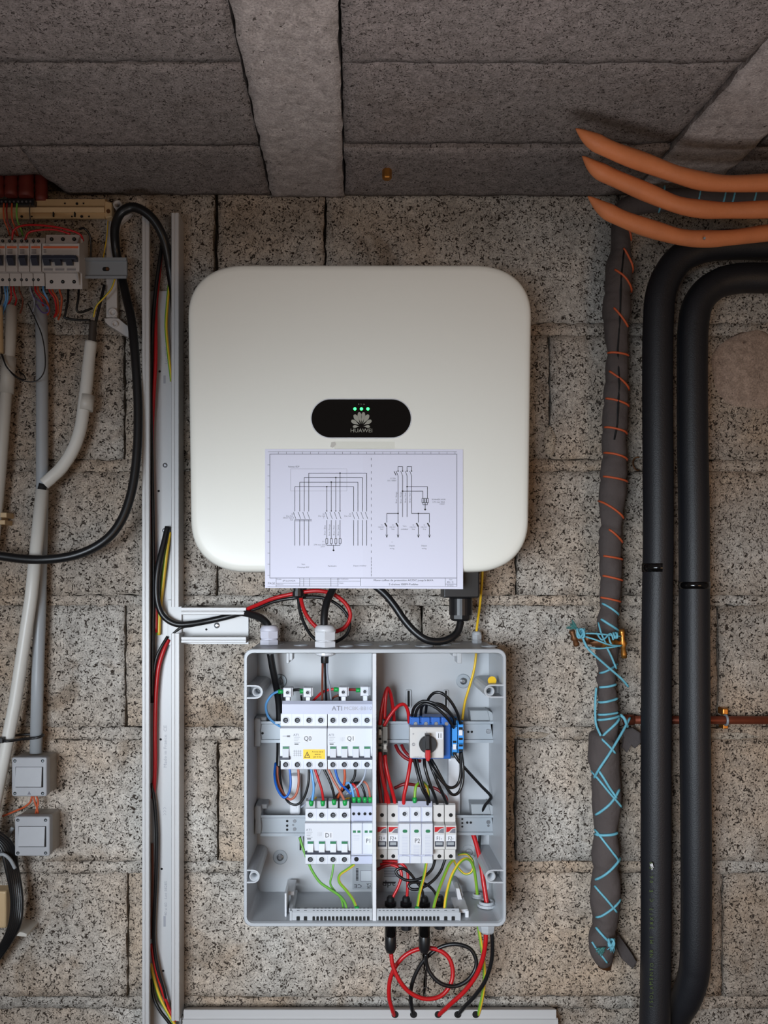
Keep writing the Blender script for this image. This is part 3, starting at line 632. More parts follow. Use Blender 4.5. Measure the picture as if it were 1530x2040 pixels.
# ================================================================ BREAKERS AND OTHER RAIL DEVICES
def term(parent, u, v, d, r=5.2, big=False):
    mb = MB(); mb.ring(u, v, d + .0006, r + 2.2, r, .0012, 18); mb.m = 1; mb.disc(u, v, d + .0003, r, .0006, 16); mb.m = 2; mb.disc(u + .4, v + .4, d + .0007, r * .66, .0006, 14); mb.m = 1
    mb.box(u - r * .5, v + .1, u + r * .6, v + 1, d, d + .0009); mb.build('terminal_screw', ['device_white', 'hole', 'screw_dull'], parent)
def breaker(name, label, u0, u1, v0, v1, poles, handles, text, group=None, vtop=None, tlab=None):
    """modular breaker: stepped front; v0..v1 full height"""
    t = thing(name, label, 'circuit breaker', P((u0 + u1) / 2, v1, .045)); h = v1 - v0
    dn, dt = .0865, .0735
    va, vb = v0 + h * .26, v0 + h * .84       # nose
    mb = MB(); mb.profile(u0, u1, dn, [(v0, .052), (v0, dt - .002), (v0 + 1.5, dt), (va - 4, dt), (va + 1, dn), (vb, dn), (vb, dt), (v1 - 1, dt), (v1, dt - .002), (v1, .052)]); mb.build('body', 'device_white', t)
    n = poles; wd = (u1 - u0) / n
    for k in range(n):
        term(t, u0 + wd * (k + .5) - .5, v0 + h * .125, dt); term(t, u0 + wd * (k + .5) - .5, v1 - h * .085, dt)
        if k: mb = MB(); mb.box(u0 + wd * k - .35, v0, u0 + wd * k + .35, va - 5, dt - .001, dt + .0002); mb.box(u0 + wd * k - .35, vb + 1, u0 + wd * k + .35, v1, dt - .001, dt + .0002); mb.build('pole_joint', 'device_lilac', t)
    for k in handles:
        c_ = u0 + wd * (k + .5); y0, y1 = v0 + h * .585, v0 + h * .775
        mb = MB(); mb.box(c_ - wd * .30, y0, c_ + wd * .30, y1, dn - .004, dn + .0012, .0006, 1); s_ = mb.build('toggle_slot', 'device_lilac', t)
        mb = MB(); mb.box(c_ - wd * .27, y0 + 1, c_ + wd * .25, y0 + 5.5, dn - .001, dn + .002); mb.build('green_indicator', 'green_flag', t)
        mb = MB(); mb.profile(c_ - wd * .27, c_ + wd * .25, dn, [(y0 + 5.5, dn), (y0 + 5.5, dn + .0022), (y1, dn + .006), (y1 + 3, dn + .005), (y1 + 3, dn)]); mb.build('toggle', 'device_white', t)
    if handles:
        a_ = u0 + wd * handles[0]; b_ = u0 + wd * (handles[-1] + 1)
        mb = MB(); mb.box(a_ + (0 if len(handles) > 1 else -1), v0 + h * .775, b_ - 1 if len(handles) > 1 else b_ - 4, v0 + h * .83, dn - .001, dn + .0055, .001); mb.build('tie_bar', 'toggle_dark', t)
    mb = MB(); mb.text('ATI', u0 + wd * (1.35 if len(handles) == 1 else .32), v0 + h * .385, dn + .0002, 4.6, sx=1.1); mb.m = 1
    q = u0 + wd * (1.45 if len(handles) == 1 else .4)
    for k in range(4): mb.box(q - 6, v0 + h * (.425 + .03 * k), q + 6 - (k % 3) * 2, v0 + h * (.425 + .03 * k) + .8, dn - .0002, dn + .0002)
    if len(handles) > 1:
        for k in range(3): mb.text('1 3 5 7', u0 + wd * 1.3, v0 + h * .44 + k * 2.6, dn + .0002, 2.2)
    mb.m = 2; mb.box(q - 5, v0 + h * .54, q + 3, v0 + h * .556, dn - .0002, dn + .0002); mb.build('printed_marks', ['ink_soft', 'pvc_text', 'ink'], t)
    ul, vl = tlab
    mb = MB(); mb.box(ul - 9, vl - 7, ul + 9, vl + 7, dn - .0002, dn + .00025); mb.m = 1; mb.text(text, ul, vl, dn + .0005, 9.0, sx=.9); mb.build('circuit_label', ['sticker', 'ink'], t)
    return t
q0 = breaker('residual_current_breaker', 'white residual current breaker marked Q0 with a yellow warning sticker, top left on the rail', 558, 651, 1421, 1533, 4, [0], 'Q0', tlab=(613, 1471))
mb = MB(); mb.box(604, 1493, 647.5, 1512, .086, .0869); mb.m = 1; a_ = .0871
mb.poly([(606, 1509.5), (612, 1497), (618, 1509.5)], .0865, a_); mb.m = 0; mb.poly([(607.8, 1508.4), (612, 1499.5), (616.2, 1508.4)], .0865, a_ + .0001); mb.m = 1
mb.poly([(612.6, 1501), (610.6, 1505), (612.2, 1505), (611.4, 1508), (613.8, 1503.8), (612.2, 1503.8)], .0865, a_ + .0003)
for k, s_ in enumerate(('Arrivée de la', 'source', 'par le bas')): mb.text(s_, 632.5, 1497.5 + 5 * k, a_ + .0001, 3.1, sx=.95)
mb.build('warning_sticker', ['warn_yellow', 'ink'], q0)
mb = MB()
for k in range(4): mb.box(586 + 4 * k, 1494, 586.7 + 4 * k, 1507, .086, .0868)
for k in range(3): mb.box(584, 1496 + 4 * k, 601, 1496.6 + 4 * k, .086, .0868)
mb.box(563, 1466, 577, 1467, .086, .0868); mb.box(572, 1465, 578, 1469, .086, .0868); mb.build('circuit_drawing', 'pvc_text', q0)
q1 = breaker('circuit_breaker', 'white four-pole circuit breaker marked Q1 beside the divider, upper rail', 652.5, 743, 1421, 1533, 4, [0, 1, 2, 3], 'Q1', tlab=(698, 1471))
d1 = breaker('circuit_breaker', 'white four-pole circuit breaker marked D1 on the lower rail', 607.5, 698, 1610, 1722, 4, [0, 1, 2, 3], 'D1', tlab=(654, 1664))
mb = MB()
for k in range(4): mb.box(609 + 22.6 * k, 1596, 628 + 22.6 * k, 1612, .05, .069, .001); 
mb.build('terminal_shroud', 'grey_plastic', d1)
# comb busbar cover with its four feed connectors
bus = thing('busbar_cover', 'pale lilac comb busbar cover across the tops of breakers Q0 and Q1', 'busbar', P(653, 1423, .08))
mb = MB(); mb.profile(562, 743, .094, [(1396, .07), (1396, .088), (1403, .094), (1422.5, .094), (1422.5, .07)]); mb.build('cover', 'device_lilac', bus)
mb = MB(); mb.text('ATI', 671, 1411, .0942, 9.5, sx=1.05); mb.m = 1; mb.text('MCBK-BB10-', 715, 1411, .0942, 7, sx=1.08); mb.build('lettering', ['ink_soft', 'pvc_text'], bus)
for k, (u, v) in enumerate(((573, 1379), (613, 1379), (684, 1378), (727, 1377))):
    f = thing('feed_connector', ['leftmost small white feed connector on the busbar, fed by a light blue wire', 'second small white feed connector from the left above the busbar', 'small white feed connector above the busbar with a red wire entering it', 'rightmost small white feed connector above the busbar beside the divider'][k], 'connector', P(u, 1397, .085), 'feed connectors on the busbar')
    mb = MB(); mb.box(u - 9, v - 9, u + 8, v + 10, .07, .092, .0015, 1.5); mb.box(u - 4, v + 9, u + 5, 1398, .075, .086, .001); mb.box(u + 8, v - 9, u + 10.5, v + 8, .072, .088, .0005); mb.build('body', 'device_white', f)
    term(f, u, v + 1, .092, 3.2)
# surge arresters
def module(t, u0, u1, v0, v1, prof, m):
    mb = MB(); mb.profile(u0, u1, max(p[1] for p in prof), prof); return mb.build('body', m, t)
p1 = thing('surge_arrester', 'white surge arrester marked P1 with four green windows, beside breaker D1', 'surge arrester', P(721, 1722, .045))
module(p1, 699.5, 744, 1602, 1723, [(1600, .052), (1600, .066), (1606, .0735), (1637, .0735), (1641, .0865), (1703, .0865), (1706, .0735), (1721, .0735), (1722, .052)], 'device_lilac')
mb = MB()
for k in range(2): mb.box(701 + 22 * k, 1640, 721.5 + 22 * k, 1702, .08, .0885, .001)
mb.build('cartridges', 'device_white', p1)
for u in (704.5, 715, 727, 737.5): mb = MB(); mb.disc(u, 1621.5, .0745, 3, .0008); mb.build('terminal_screw', 'hole', p1)
mb = MB(); mb.disc(710, 1712, .0745, 4.6, .0008); mb.build('terminal_screw', 'hole', p1)
for u in (706, 715, 729.5, 738.5): mb = MB(); mb.box(u - 3, 1654.5, u + 3, 1659, .0875, .0889); mb.build('status_window', 'green_flag', p1)
mb = MB(); mb.box(727, 1666, 740, 1683, .088, .0888); mb.m = 1; mb.text('P1', 733.5, 1675, .0891, 8.5, sx=.85); mb.m = 2
for k in range(4): mb.box(704, 1664 + 3 * k, 716, 1664.7 + 3 * k, .088, .0887)
mb.build('circuit_label', ['sticker', 'ink', 'device_lilac'], p1)
p2 = thing('surge_arrester', 'white three-part surge arrester marked P2 with three oval green windows', 'surge arrester', P(829, 1720, .045))
module(p2, 794, 863, 1596, 1720, [(1596, .052), (1596, .070), (1608, .078), (1637, .078), (1641, .0905), (1703, .0905), (1703, .078), (1720, .078), (1720, .052)], 'device_lilac')
for k in range(3):
    u = 795 + 22.9 * k
    mb = MB(); mb.box(u, 1641, u + 21.6, 1703, .085, .0925, .0012); cr = mb.build('cartridge', 'device_white', p2)
    mb = MB(); mb.box(u + .5, 1608, u + 21, 1637, .07, .0795, .001); mb.build('terminal_cover', 'device_white', p2); mb = MB(); mb.box(u + .5, 1706, u + 21, 1720, .07, .0795, .0006); mb.build('terminal_cover', 'device_white', p2)
    term(p2, u + 11, 1621.5, .0795, 4.0)
    mb = MB(); mb.box(u + 7, 1653, u + 16.5, 1659, .09, .0931, 0, 2.9); mb.build('status_window', 'green_flag', cr)
    mb = MB(); [mb.box(u + 6, 1665 + 3 * q, u + 17, 1665.7 + 3 * q, .09, .0927) for q in range(14) if not (k == 1 and q < 4)]; mb.build('printed_marks', 'device_lilac', cr)
mb = MB(); mb.box(824, 1667, 839, 1683, .092, .0930); mb.m = 1; mb.text('P2', 831.5, 1675, .0933, 9, sx=.85); mb.build('circuit_label', ['sticker', 'ink'], p2)
# fuse holders
def fuse(u0, u1, txt, label):
    t = thing('fuse_holder', label, 'fuse holder', P((u0 + u1) / 2, 1714, .045), 'fuse holders on the lower rail')
    mb = MB(); mb.profile(u0, u1, .086, [(1600, .052), (1600, .068), (1604, .0735), (1637, .0735), (1645, .086), (1692, .086), (1693, .0735), (1712, .0735), (1713, .052)]); mb.build('body', 'fuse_white', t)
    c_ = (u0 + u1) / 2
    for v in (1624, 1706): mb = MB(); mb.disc(c_, v, .0742, 3.9, .0007); mb.build('terminal_screw', 'hole', t)
    mb = MB(); mb.poly([(u0 + 1.5, 1647.5), (u1 - 1.5, 1647.5), (u1 - 1.5, 1649), (c_ + 2, 1651), (c_ - 4, 1657), (u0 + 1.5, 1658)], .0855, .0864); mb.m = 1; mb.poly([(c_ - 3, 1659), (c_ + 3, 1652), (u1 - 1.5, 1650), (u1 - 1.5, 1660)], .0855, .0863); mb.build('printed_band', ['breaker_orange' if 0 else 'red', 'ink_soft'], t)
    mb = MB(); mb.box(u0 + 1.5, 1663, u1 - 1.5, 1676, .0855, .0863); mb.m = 1; mb.text(txt, c_, 1670, .0866, 7.6, sx=.8); mb.build('circuit_label', ['sticker', 'ink'], t)
    mb = MB(); mb.box(u0 + 2, 1676, u1 - 2, 1687, .08, .0865, .0004); h_ = mb.build('handle_recess', 'toggle_dark', t); mb = MB(); mb.box(u0 + 4, 1678, u1 - 4, 1684, .08, .089, .0008); mb.build('handle', 'grey_plastic_dark', t)
fuse(750.5, 771.5, 'F1+', 'white fuse holder marked F1+, directly right of the divider'); fuse(773, 794, 'F2+', 'white fuse holder marked F2+ left of arrester P2')
fuse(864.5, 886, 'F1-', 'white fuse holder marked F1- right of arrester P2'); fuse(887.5, 909, 'F2-', 'white fuse holder marked F2- at the right end of the row')
# rotary isolator
sw = thing('rotary_isolator', 'blue rotary isolator with grey faceplate marked I1 and red-tipped black knob', 'switch', P(850, 1512, .045))
mb = MB(); mb.box(820, 1440, 898, 1512, .05, .082, .002); mb.box(816, 1428, 886, 1452, .05, .078, .002); mb.build('base', 'terminal_blue', sw)
for k in range(4): mb = MB(); u = 828 + 20.5 * k; mb.box(u - 9, 1429, u + 8, 1447, .06, .083, .001, 2); mb.m = 1; mb.disc(u, 1442, .0838, 4, .0008); mb.build('terminal', ['terminal_blue', 'screw_metal'], sw)
mb = MB(); mb.box(885, 1440, 898, 1512, .06, .080, .001); mb.m = 1; mb.disc(889, 1460, .0807, 3); mb.disc(889, 1500, .0807, 3); mb.build('side_block', ['terminal_blue', 'screw_metal'], sw)
mb = MB(); mb.box(816.5, 1448.5, 884.5, 1511, .08, .105, .002, 2); fp = mb.build('faceplate', 'fuse_white', sw)
mb = MB(); mb.text('0', 824, 1483, .1052, 5); mb.ring(824, 1483, .1053, 3.2, 2.6, .0004, 14); mb.box(849.7, 1457, 850.4, 1463, .105, .1053); mb.text('+', 823.5, 1462, .1052, 6); mb.text('LS32SM-A4', 832, 1508, .1052, 2.4); mb.build('printed_marks', 'ink_soft', fp)
mb = MB(); mb.box(868.5, 1458, 883, 1473, .1045, .1053); mb.m = 1; mb.text('I1', 876, 1465.5, .1056, 9.5, sx=.9); mb.build('circuit_label', ['sticker', 'ink'], fp)
c = P(852, 1482, .105); kn = MB(); kn.lathe(c, (0, -1, 0), [(px(17.5, .105), 0), (px(17.5, .105), .006), (px(16.5, .105), .008)], 28); kn = kn.build('knob', 'black_plastic', sw)
mb = MB(); mb.poly([(847.5, 1464), (856.5, 1464), (858, 1495), (847.5, 1495)], .11, .124, .002); mb.build('handle', 'black_plastic', kn); mb = MB(); mb.poly([(848, 1494), (858, 1494), (858, 1511), (855, 1517), (850, 1517), (847.5, 1510)], .11, .1235, .002); mb.build('red_tip', 'red', kn)
# feed-through terminal blocks
def tb(u0, u1, v0, v1, m, label, lab_v):
    t = thing('terminal_block', label, 'terminal block', P((u0 + u1) / 2, v1, .045))
    mb = MB(); mb.profile(u0, u1, .078, [(v0, .05), (v0, .068), (v0 + 8, .074), (v0 + 18, .074), (v0 + 20, .078), (v1 - 20, .078), (v1 - 18, .074), (v1 - 8, .074), (v1, .068), (v1, .05)]); mb.build('body', m, t)
    for v in (v0 + 5, v0 + 15, v1 - 28, v1 - 15, v1 - 5): mb = MB(); mb.box(u0 + 1.6, v - 2.2, u1 - 1.6, v + 2.2, .07, .0784 if abs(v - (v1 - 28)) < 1 else .0746); mb.build('opening', 'hole', t)
    mb = MB(); mb.box(u0 + 1.8, lab_v - 5.5, u1 - 1.8, lab_v + 5.5, .07, .0805, .0006); mb.build('marker_tag', 'conduit_pale' if m == 'terminal_grey' else 'sticker', t)
tb(752.5, 761.5, 1436, 1500, 'terminal_grey', 'left of the two grey terminal blocks beside the divider', 1459); tb(762.5, 772, 1428, 1506, 'terminal_grey', 'right of the two grey terminal blocks beside the divider', 1488)
tb(900.5, 911, 1428, 1506, 'terminal_blue_light', 'left of the two light blue terminal blocks, next to the isolator', 1488); tb(912.5, 923.5, 1436, 1500, 'terminal_blue_light', 'right of the two light blue terminal blocks, with its white tag higher', 1460)
# ================================================================ WIRES INSIDE THE ENCLOSURE
def ferrule(u, v, d, parent=None, dirv=(0, 1), w_=9, h_=11, label='green wire ferrule'):
    a = P(u - dirv[0] * h_ / 2, v - dirv[1] * h_ / 2, d); b = P(u + dirv[0] * h_ / 2, v + dirv[1] * h_ / 2, d); m_ = a.lerp(b, .6)
    mb = MB(); r = px(w_ / 2, d); mb.tube([a, m_, b], [r, r, r * .7], 12); return mb.build('ferrule', 'ferrule', parent)
def wire(label, pts, wpx, m, fer=None, group=None, fdir=(0, 1), n=8):
    """fer: (u, v, d) of a green ferrule on the wire; the wire then becomes a thing with two parts"""
    if not fer: return cable('wire', label, 'wire', pts, wpx, m, group, n=n)
    t = thing('wire', label, 'wire', P(*pts[-1]), group); q = [P(*p) for p in pts]; dm = sum(p[2] for p in pts) / len(pts)
    mb = MB(); mb.tube(smooth_path(q, 8), px(wpx, dm) / 2, n); mb.build('insulation', m, t); ferrule(fer[0], fer[1], fer[2], t, fdir); return t
cable('cable', 'black mains cable running down the left side of the enclosure behind breaker Q0', 'cable', [(538, 1300, .062), (543, 1330, .056), (551, 1370, .046), (556, 1410, .036), (557, 1460, .030), (557, 1500, .028), (556, 1528, .03)], 14, 'cable_black')
wire('light blue wire curving from the leftmost feed connector down behind breaker Q0', [(566, 1376, .082), (553, 1378, .080), (540, 1386, .074), (530, 1404, .066), (533, 1424, .058), (544, 1438, .05), (566, 1452, .04)], 5.2, 'light_blue', (560, 1378, .082), fdir=(1, 0))
wire('short black jumper wire between the two left feed connectors', [(582, 1375, .080), (595, 1374, .079), (608, 1376, .080)], 5.5, 'wire_black', (603, 1377, .081), fdir=(1, 0))
wire('short dark brown jumper wire between the two right feed connectors', [(693, 1374, .080), (705, 1374, .079), (721, 1375, .080)], 5.5, 'red_dark', (714.5, 1375, .081), fdir=(1, 0))
wire('red wire arching into the third feed connector of the busbar', [(680, 1374, .082), (662, 1373, .082), (644, 1378, .078), (632, 1388, .070), (618, 1402, .056)], 5.2, 'red', (670.5, 1373.5, .082), fdir=(1, 0))
cable('cable_end', 'black cut end of the inverter supply cable below the middle gland', 'cable', [(648, 1300, .105), (647, 1312, .104), (647, 1320, .103)], 16, 'cable_black')
wire('brown core leaving the cut black cable end', [(643, 1316, .103), (642.5, 1345, .097), (642, 1375, .085), (642, 1400, .07), (642, 1430, .045)], 4.6, 'brown')
wire('black core leaving the cut black cable end', [(647.5, 1316, .100), (648, 1345, .094), (649, 1375, .082), (650, 1400, .068), (650, 1430, .045)], 4.8, 'wire_black')
wire('grey core leaving the cut black cable end', [(651.5, 1316, .101), (652, 1345, .095), (657, 1370, .085), (660, 1400, .065), (660, 1430, .045)], 4.2, 'grey_wire')
wire('dark brown wire passing behind the third feed connector', [(674, 1385, .066), (664, 1390, .06), (656, 1402, .05)], 4.4, 'brown')
for k, u in enumerate((600, 676)): wire(['black wire dropping behind the second feed connector', 'black wire dropping behind the third feed connector'][k], [(u, 1386, .06), (u + 1, 1396, .055), (u + 1, 1420, .045)], 4, 'wire_black')
# below Q0 and Q1
wire('dark blue wire looping down in the enclosure below breaker Q0', [(549, 1520, .03), (547, 1545, .048), (552, 1570, .062), (564, 1588, .070), (574, 1583, .072), (579, 1562, .072), (577, 1528, .068)], 5, 'blue')
wire('brown wire looping down below breaker Q0', [(553, 1520, .03), (553, 1548, .042), (560, 1573, .054), (576, 1592, .064), (589, 1584, .068), (595, 1560, .068), (594, 1528, .066)], 5, 'brown_light')
wire('black wire in the lowest loop below breaker Q0', [(558, 1520, .03), (558, 1548, .040), (563, 1575, .050), (574, 1597, .060), (591, 1603, .064), (605, 1590, .066), (614, 1562, .067), (616, 1528, .066)], 5, 'wire_black')
wire('dark brown wire beside the black loop at left', [(551, 1520, .026), (550, 1550, .036), (556, 1575, .046), (566, 1590, .050)], 4.5, 'brown')
wire('grey wire slanting from breaker Q0 behind breaker D1', [(640, 1530, .067), (630, 1556, .066), (621, 1582, .062), (610, 1600, .052), (600, 1608, .045)], 4, 'grey_wire')
G = 'wires feeding breaker D1'
wire('light blue wire into the first terminal of breaker D1', [(619, 1528, .066), (623, 1550, .069), (625, 1572, .070), (622, 1596, .069)], 5, 'light_blue', (620, 1600, .0695))
wire('red wire into the second terminal of breaker D1', [(626, 1528, .068), (634, 1552, .070), (641, 1574, .071), (644, 1594, .069)], 5.2, 'red', (643, 1600, .0695))
wire('black wire into the third terminal of breaker D1', [(643, 1528, .066), (655, 1552, .069), (663, 1574, .070), (667, 1594, .069)], 5.2, 'wire_black', (665.5, 1598, .0695))
wire('brown wire into the fourth terminal of breaker D1', [(652, 1528, .066), (664, 1553, .069), (677, 1576, .071), (686, 1594, .069)], 5.2, 'brown_light', (687, 1599, .0695))
wire('dark blue wire dropping from the first terminal of breaker Q1', [(667, 1528, .068), (671, 1546, .069), (678, 1561, .069), (690, 1572, .066), (700, 1582, .066)], 5, 'blue')
wire('orange-brown wire dropping from the second terminal of breaker Q1', [(686, 1528, .07), (687, 1552, .07), (682, 1570, .066), (672, 1590, .058)], 5, 'orange_wire')
wire('black wire dropping from the third terminal of breaker Q1', [(708, 1528, .07), (706, 1548, .07), (696, 1563, .068), (684, 1574, .062), (668, 1588, .05)], 5, 'wire_black')
wire('grey wire dropping from the fourth terminal of breaker Q1', [(729, 1528, .07), (726, 1546, .071), (717, 1562, .071), (704, 1573, .07), (690, 1582, .06)], 4.2, 'grey_wire')
wire('light blue wire into the first terminal of arrester P1', [(684, 1562, .062), (696, 1560, .068), (702, 1574, .0715), (705, 1590, .070)], 5, 'light_blue', (705.5, 1593, .0705))
wire('red wire into the second terminal of arrester P1', [(672, 1584, .05), (688, 1570, .06), (702, 1562, .068), (711, 1573, .0715), (715.5, 1590, .070)], 5, 'red', (715.5, 1593, .0705))
wire('black wire into the third terminal of arrester P1', [(692, 1572, .05), (706, 1560, .062), (718, 1562, .069), (725, 1576, .0715), (728, 1590, .070)], 5, 'wire_black', (727, 1593, .0705))
wire('brown wire into the fourth terminal of arrester P1', [(706, 1566, .048), (718, 1557, .060), (729, 1560, .069), (735, 1574, .0715), (737.5, 1590, .070)], 4.6, 'brown_light', (737.5, 1593, .0705))
wire('dark red wire low between breakers Q1 and D1', [(670, 1600, .05), (677, 1582, .055), (690, 1566, .05)], 5, 'red_dark')
wire('yellow earth wire stub behind the fourth terminal of breaker D1', [(696, 1590, .05), (690, 1592, .055), (688, 1602, .052)], 4, 'yellow'); wire('yellow earth wire stub behind the first terminal of breaker D1', [(630, 1588, .05), (627, 1594, .055), (626, 1604, .05)], 3.4, 'yellow')
# earth wires, left chamber
wire('green earth wire from behind breaker D1 down to the earth strip', [(597, 1668, .040), (603, 1688, .042), (612, 1712, .05), (622, 1735, .06), (637, 1757, .07), (655, 1770, .08), (676, 1784, .095), (688, 1800, .110), (692, 1822, .12)], 5.4, 'green_wire')
wire('thin olive earth wire hanging from the third pole of breaker D1', [(665, 1718, .06), (662, 1740, .064), (658, 1760, .07), (667, 1775, .082), (680, 1792, .10), (686, 1822, .118)], 4.2, 'green_wire')
wire('yellow and green earth wire under arrester P1 with green ferrule', [(706, 1722, .062), (692, 1732, .068), (677, 1743, .075), (676, 1757, .082), (690, 1774, .094), (703, 1792, .108), (711, 1812, .118)], 5.8, 'yellow_green', (711, 1811, .118))
# reds, right chamber
RG = 'red solar wires in the right chamber'
wire('outer red wire looping over the left grey terminal block', [(756.5, 1444, .074), (760, 1415, .074), (768, 1380, .070), (774, 1372, .062), (780, 1395, .05), (786, 1440, .04)], 7, 'red')
wire('middle red wire looping over the grey terminal blocks', [(766, 1432, .074), (768, 1395, .074), (772, 1371, .07), (779, 1385, .06), (784, 1420, .05), (786, 1450, .038)], 7, 'red')
wire('red wire arching from the right grey terminal block to the isolator', [(765, 1446, .075), (778, 1424, .076), (794, 1406, .074), (806, 1404, .070), (813, 1418, .066), (815, 1440, .06)], 7, 'red')
wire('red wire leaving the left grey terminal block downward, front strand', [(757, 1498, .072), (758, 1525, .077), (764, 1560, .077), (773, 1590, .069), (775, 1606, .066)], 7.4, 'red')
wire('red wire leaving the right grey terminal block downward', [(767, 1504, .072), (770, 1530, .077), (777, 1560, .077), (785, 1590, .069), (787, 1606, .066)], 7.4, 'red')
wire('red wire hugging the divider down to fuse holder F1+', [(756, 1500, .060), (754, 1540, .062), (757, 1575, .064), (760, 1606, .066)], 7.4, 'red_dark')
wire('red wire between the two grey block wires', [(761, 1500, .064), (766, 1545, .067), (768, 1580, .068), (769, 1606, .065)], 7, 'red')
wire('red wire curving from under the upper rail toward the isolator', [(788, 1484, .042), (795, 1498, .05), (808, 1510, .056), (822, 1515, .06), (838, 1516, .055)], 7, 'red_dark')
wire('second red wire curving from under the upper rail', [(800, 1484, .04), (806, 1496, .048), (816, 1506, .054), (828, 1510, .055)], 6.5, 'red_dark')
wire('red wire dropping from the isolator into arrester P2', [(819, 1508, .062), (815, 1535, .070), (810, 1562, .074), (805, 1585, .074), (804, 1604, .072)], 7.4, 'red')
wire('dark red wire running level behind the arrester wires', [(786, 1570, .04), (806, 1562, .044), (828, 1564, .044), (850, 1567, .042), (870, 1572, .045), (888, 1588, .052), (890, 1604, .055)], 6.5, 'red_dark')
# blacks, right chamber
wire('outer black wire arching over the isolator to the right blue terminal block', [(848, 1420, .06), (852, 1396, .074), (864, 1381, .082), (880, 1381, .086), (897, 1396, .086), (911, 1420, .082), (917, 1442, .074)], 6, 'wire_black')
wire('middle black wire arching over the isolator', [(820, 1432, .070), (825, 1410, .078), (842, 1397, .084), (864, 1401, .088), (886, 1413, .088), (902, 1428, .083), (906, 1442, .074)], 6, 'wire_black')
wire('inner black wire arching low over the isolator', [(826, 1434, .074), (832, 1412, .082), (848, 1402, .088), (870, 1411, .091), (890, 1430, .090), (904, 1450, .080)], 6, 'wire_black')
wire('short black wire behind the isolator arch', [(838, 1432, .06), (840, 1410, .068), (850, 1402, .07), (880, 1404, .07), (900, 1424, .066)], 6, 'wire_black')
wire('black wire from the isolator into arrester P2', [(824, 1508, .066), (830, 1535, .074), (840, 1570, .080), (850, 1590, .078), (852, 1604, .074)], 5.2, 'wire_black')
wire('second black wire from the isolator beside the arrester wire', [(829, 1508, .064), (835, 1535, .07), (844, 1568, .074), (854, 1590, .073), (856, 1604, .070)], 5, 'wire_black')
wire('black wire from the isolator into fuse holder F1-', [(845, 1508, .070), (847, 1530, .078), (856, 1560, .080), (867, 1588, .076), (872, 1606, .068)], 6.4, 'wire_black')
wire('black wire from the isolator into fuse holder F2-', [(852, 1508, .070), (860, 1530, .078), (873, 1562, .080), (885, 1588, .076), (892, 1606, .068)], 6.4, 'wire_black')
wire('inner black loop from isolator up to the left blue terminal block', [(850, 1508, .075), (862, 1530, .086), (880, 1556, .088), (896, 1569, .086), (911, 1563, .083), (918, 1540, .080), (917, 1498, .070)], 6.2, 'wire_black')
wire('outer black loop from isolator up to the right blue terminal block', [(856, 1508, .075), (868, 1528, .084), (884, 1558, .084), (900, 1582, .082), (914, 1578, .079), (922, 1555, .077), (922, 1525, .076), (919, 1498, .070)], 6.2, 'wire_black')
wire('black wire running from the blue blocks to the right wall and behind the lower rail', [(905, 1502, .072), (914, 1516, .074), (935, 1540, .070), (958, 1565, .060), (977, 1585, .050), (975, 1594, .046), (966, 1605, .042), (959, 1624, .036), (956, 1660, .034), (954, 1700, .034)], 6, 'wire_black')
wire('dark wire bent behind the end of the lower rail', [(976, 1588, .040), (984, 1606, .028), (988, 1632, .02)], 6, 'grey_plastic_dark')
wire('thick red wire from the lower rail down through the right gland', [(942, 1660, .036), (949, 1682, .044), (957, 1715, .055), (963, 1755, .066), (969, 1795, .074), (971, 1816, .078)], 9.5, 'red')
# earth wires, right chamber
wire('yellow and green wire arching out of arrester P2 with green ferrule', [(849, 1598, .055), (854, 1584, .055), (850, 1566, .055), (840, 1558, .062), (829, 1566, .072), (826, 1590, .076)], 5.6, 'yellow_green', (826, 1594, .076))
wire('yellow and green wire from arrester P2 down to the earth strip, green ferrule', [(850, 1716, .066), (845, 1745, .080), (836, 1780, .100), (831, 1812, .116)], 6, 'yellow_green', (831, 1812, .117))
wire('yellow and green wire from fuse holder F2- down to the earth strip', [(905, 1712, .048), (894, 1724, .062), (879, 1760, .085), (868, 1792, .106), (862, 1818, .119)], 6.2, 'yellow_green')
wire('yellow wire arching from the earth strip to the small bottom gland', [(885, 1818, .119), (889, 1785, .106), (900, 1745, .088), (918, 1716, .074), (934, 1712, .062), (944, 1730, .052), (949, 1762, .042), (952, 1796, .036)], 6.2, 'yellow_green')
wire('small yellow and green coil hanging at the right behind the arch', [(903, 1712, .034), (911, 1727, .034), (926, 1741, .036), (940, 1736, .038), (942, 1716, .034), (930, 1702, .03), (912, 1703, .03)], 4.6, 'yellow_green')
cable('wire', 'yellow earth wire from the inverter down through the small top gland', 'wire', [(962, 1118, .06), (960, 1160, .055), (956, 1205, .045), (950, 1250, .032), (948.5, 1275, .03), (948.5, 1302, .03), (944, 1336, .03), (934, 1372, .032), (926, 1400, .036), (921, 1434, .042)], 5, 'yellow')
# cables entering at the floor of the enclosure
wire('black wire from fuse holder F1- coiling to the third bottom connector', [(868, 1708, .058), (860, 1732, .064), (838, 1750, .070), (812, 1754, .070), (794, 1745, .068), (789, 1735, .066), (800, 1730, .066), (815, 1738, .066), (826, 1752, .066), (840, 1772, .068), (845, 1800, .070)], 5.6, 'wire_black')
wire('black wire from fuse holder F2- coiling to the fourth bottom connector', [(888, 1708, .058), (878, 1735, .064), (862, 1755, .070), (840, 1769, .074), (822, 1772, .074), (814, 1765, .072), (822, 1758, .070), (845, 1760, .068), (862, 1772, .068), (872, 1790, .068), (875, 1800, .068)], 5.6, 'wire_black')
wire('dark red wire from fuse holder F1+ to the first bottom connector', [(758, 1722, .05), (775, 1722, .055), (793, 1728, .060), (800, 1742, .064), (794, 1765, .068), (784, 1785, .070), (778, 1800, .070)], 6, 'red')
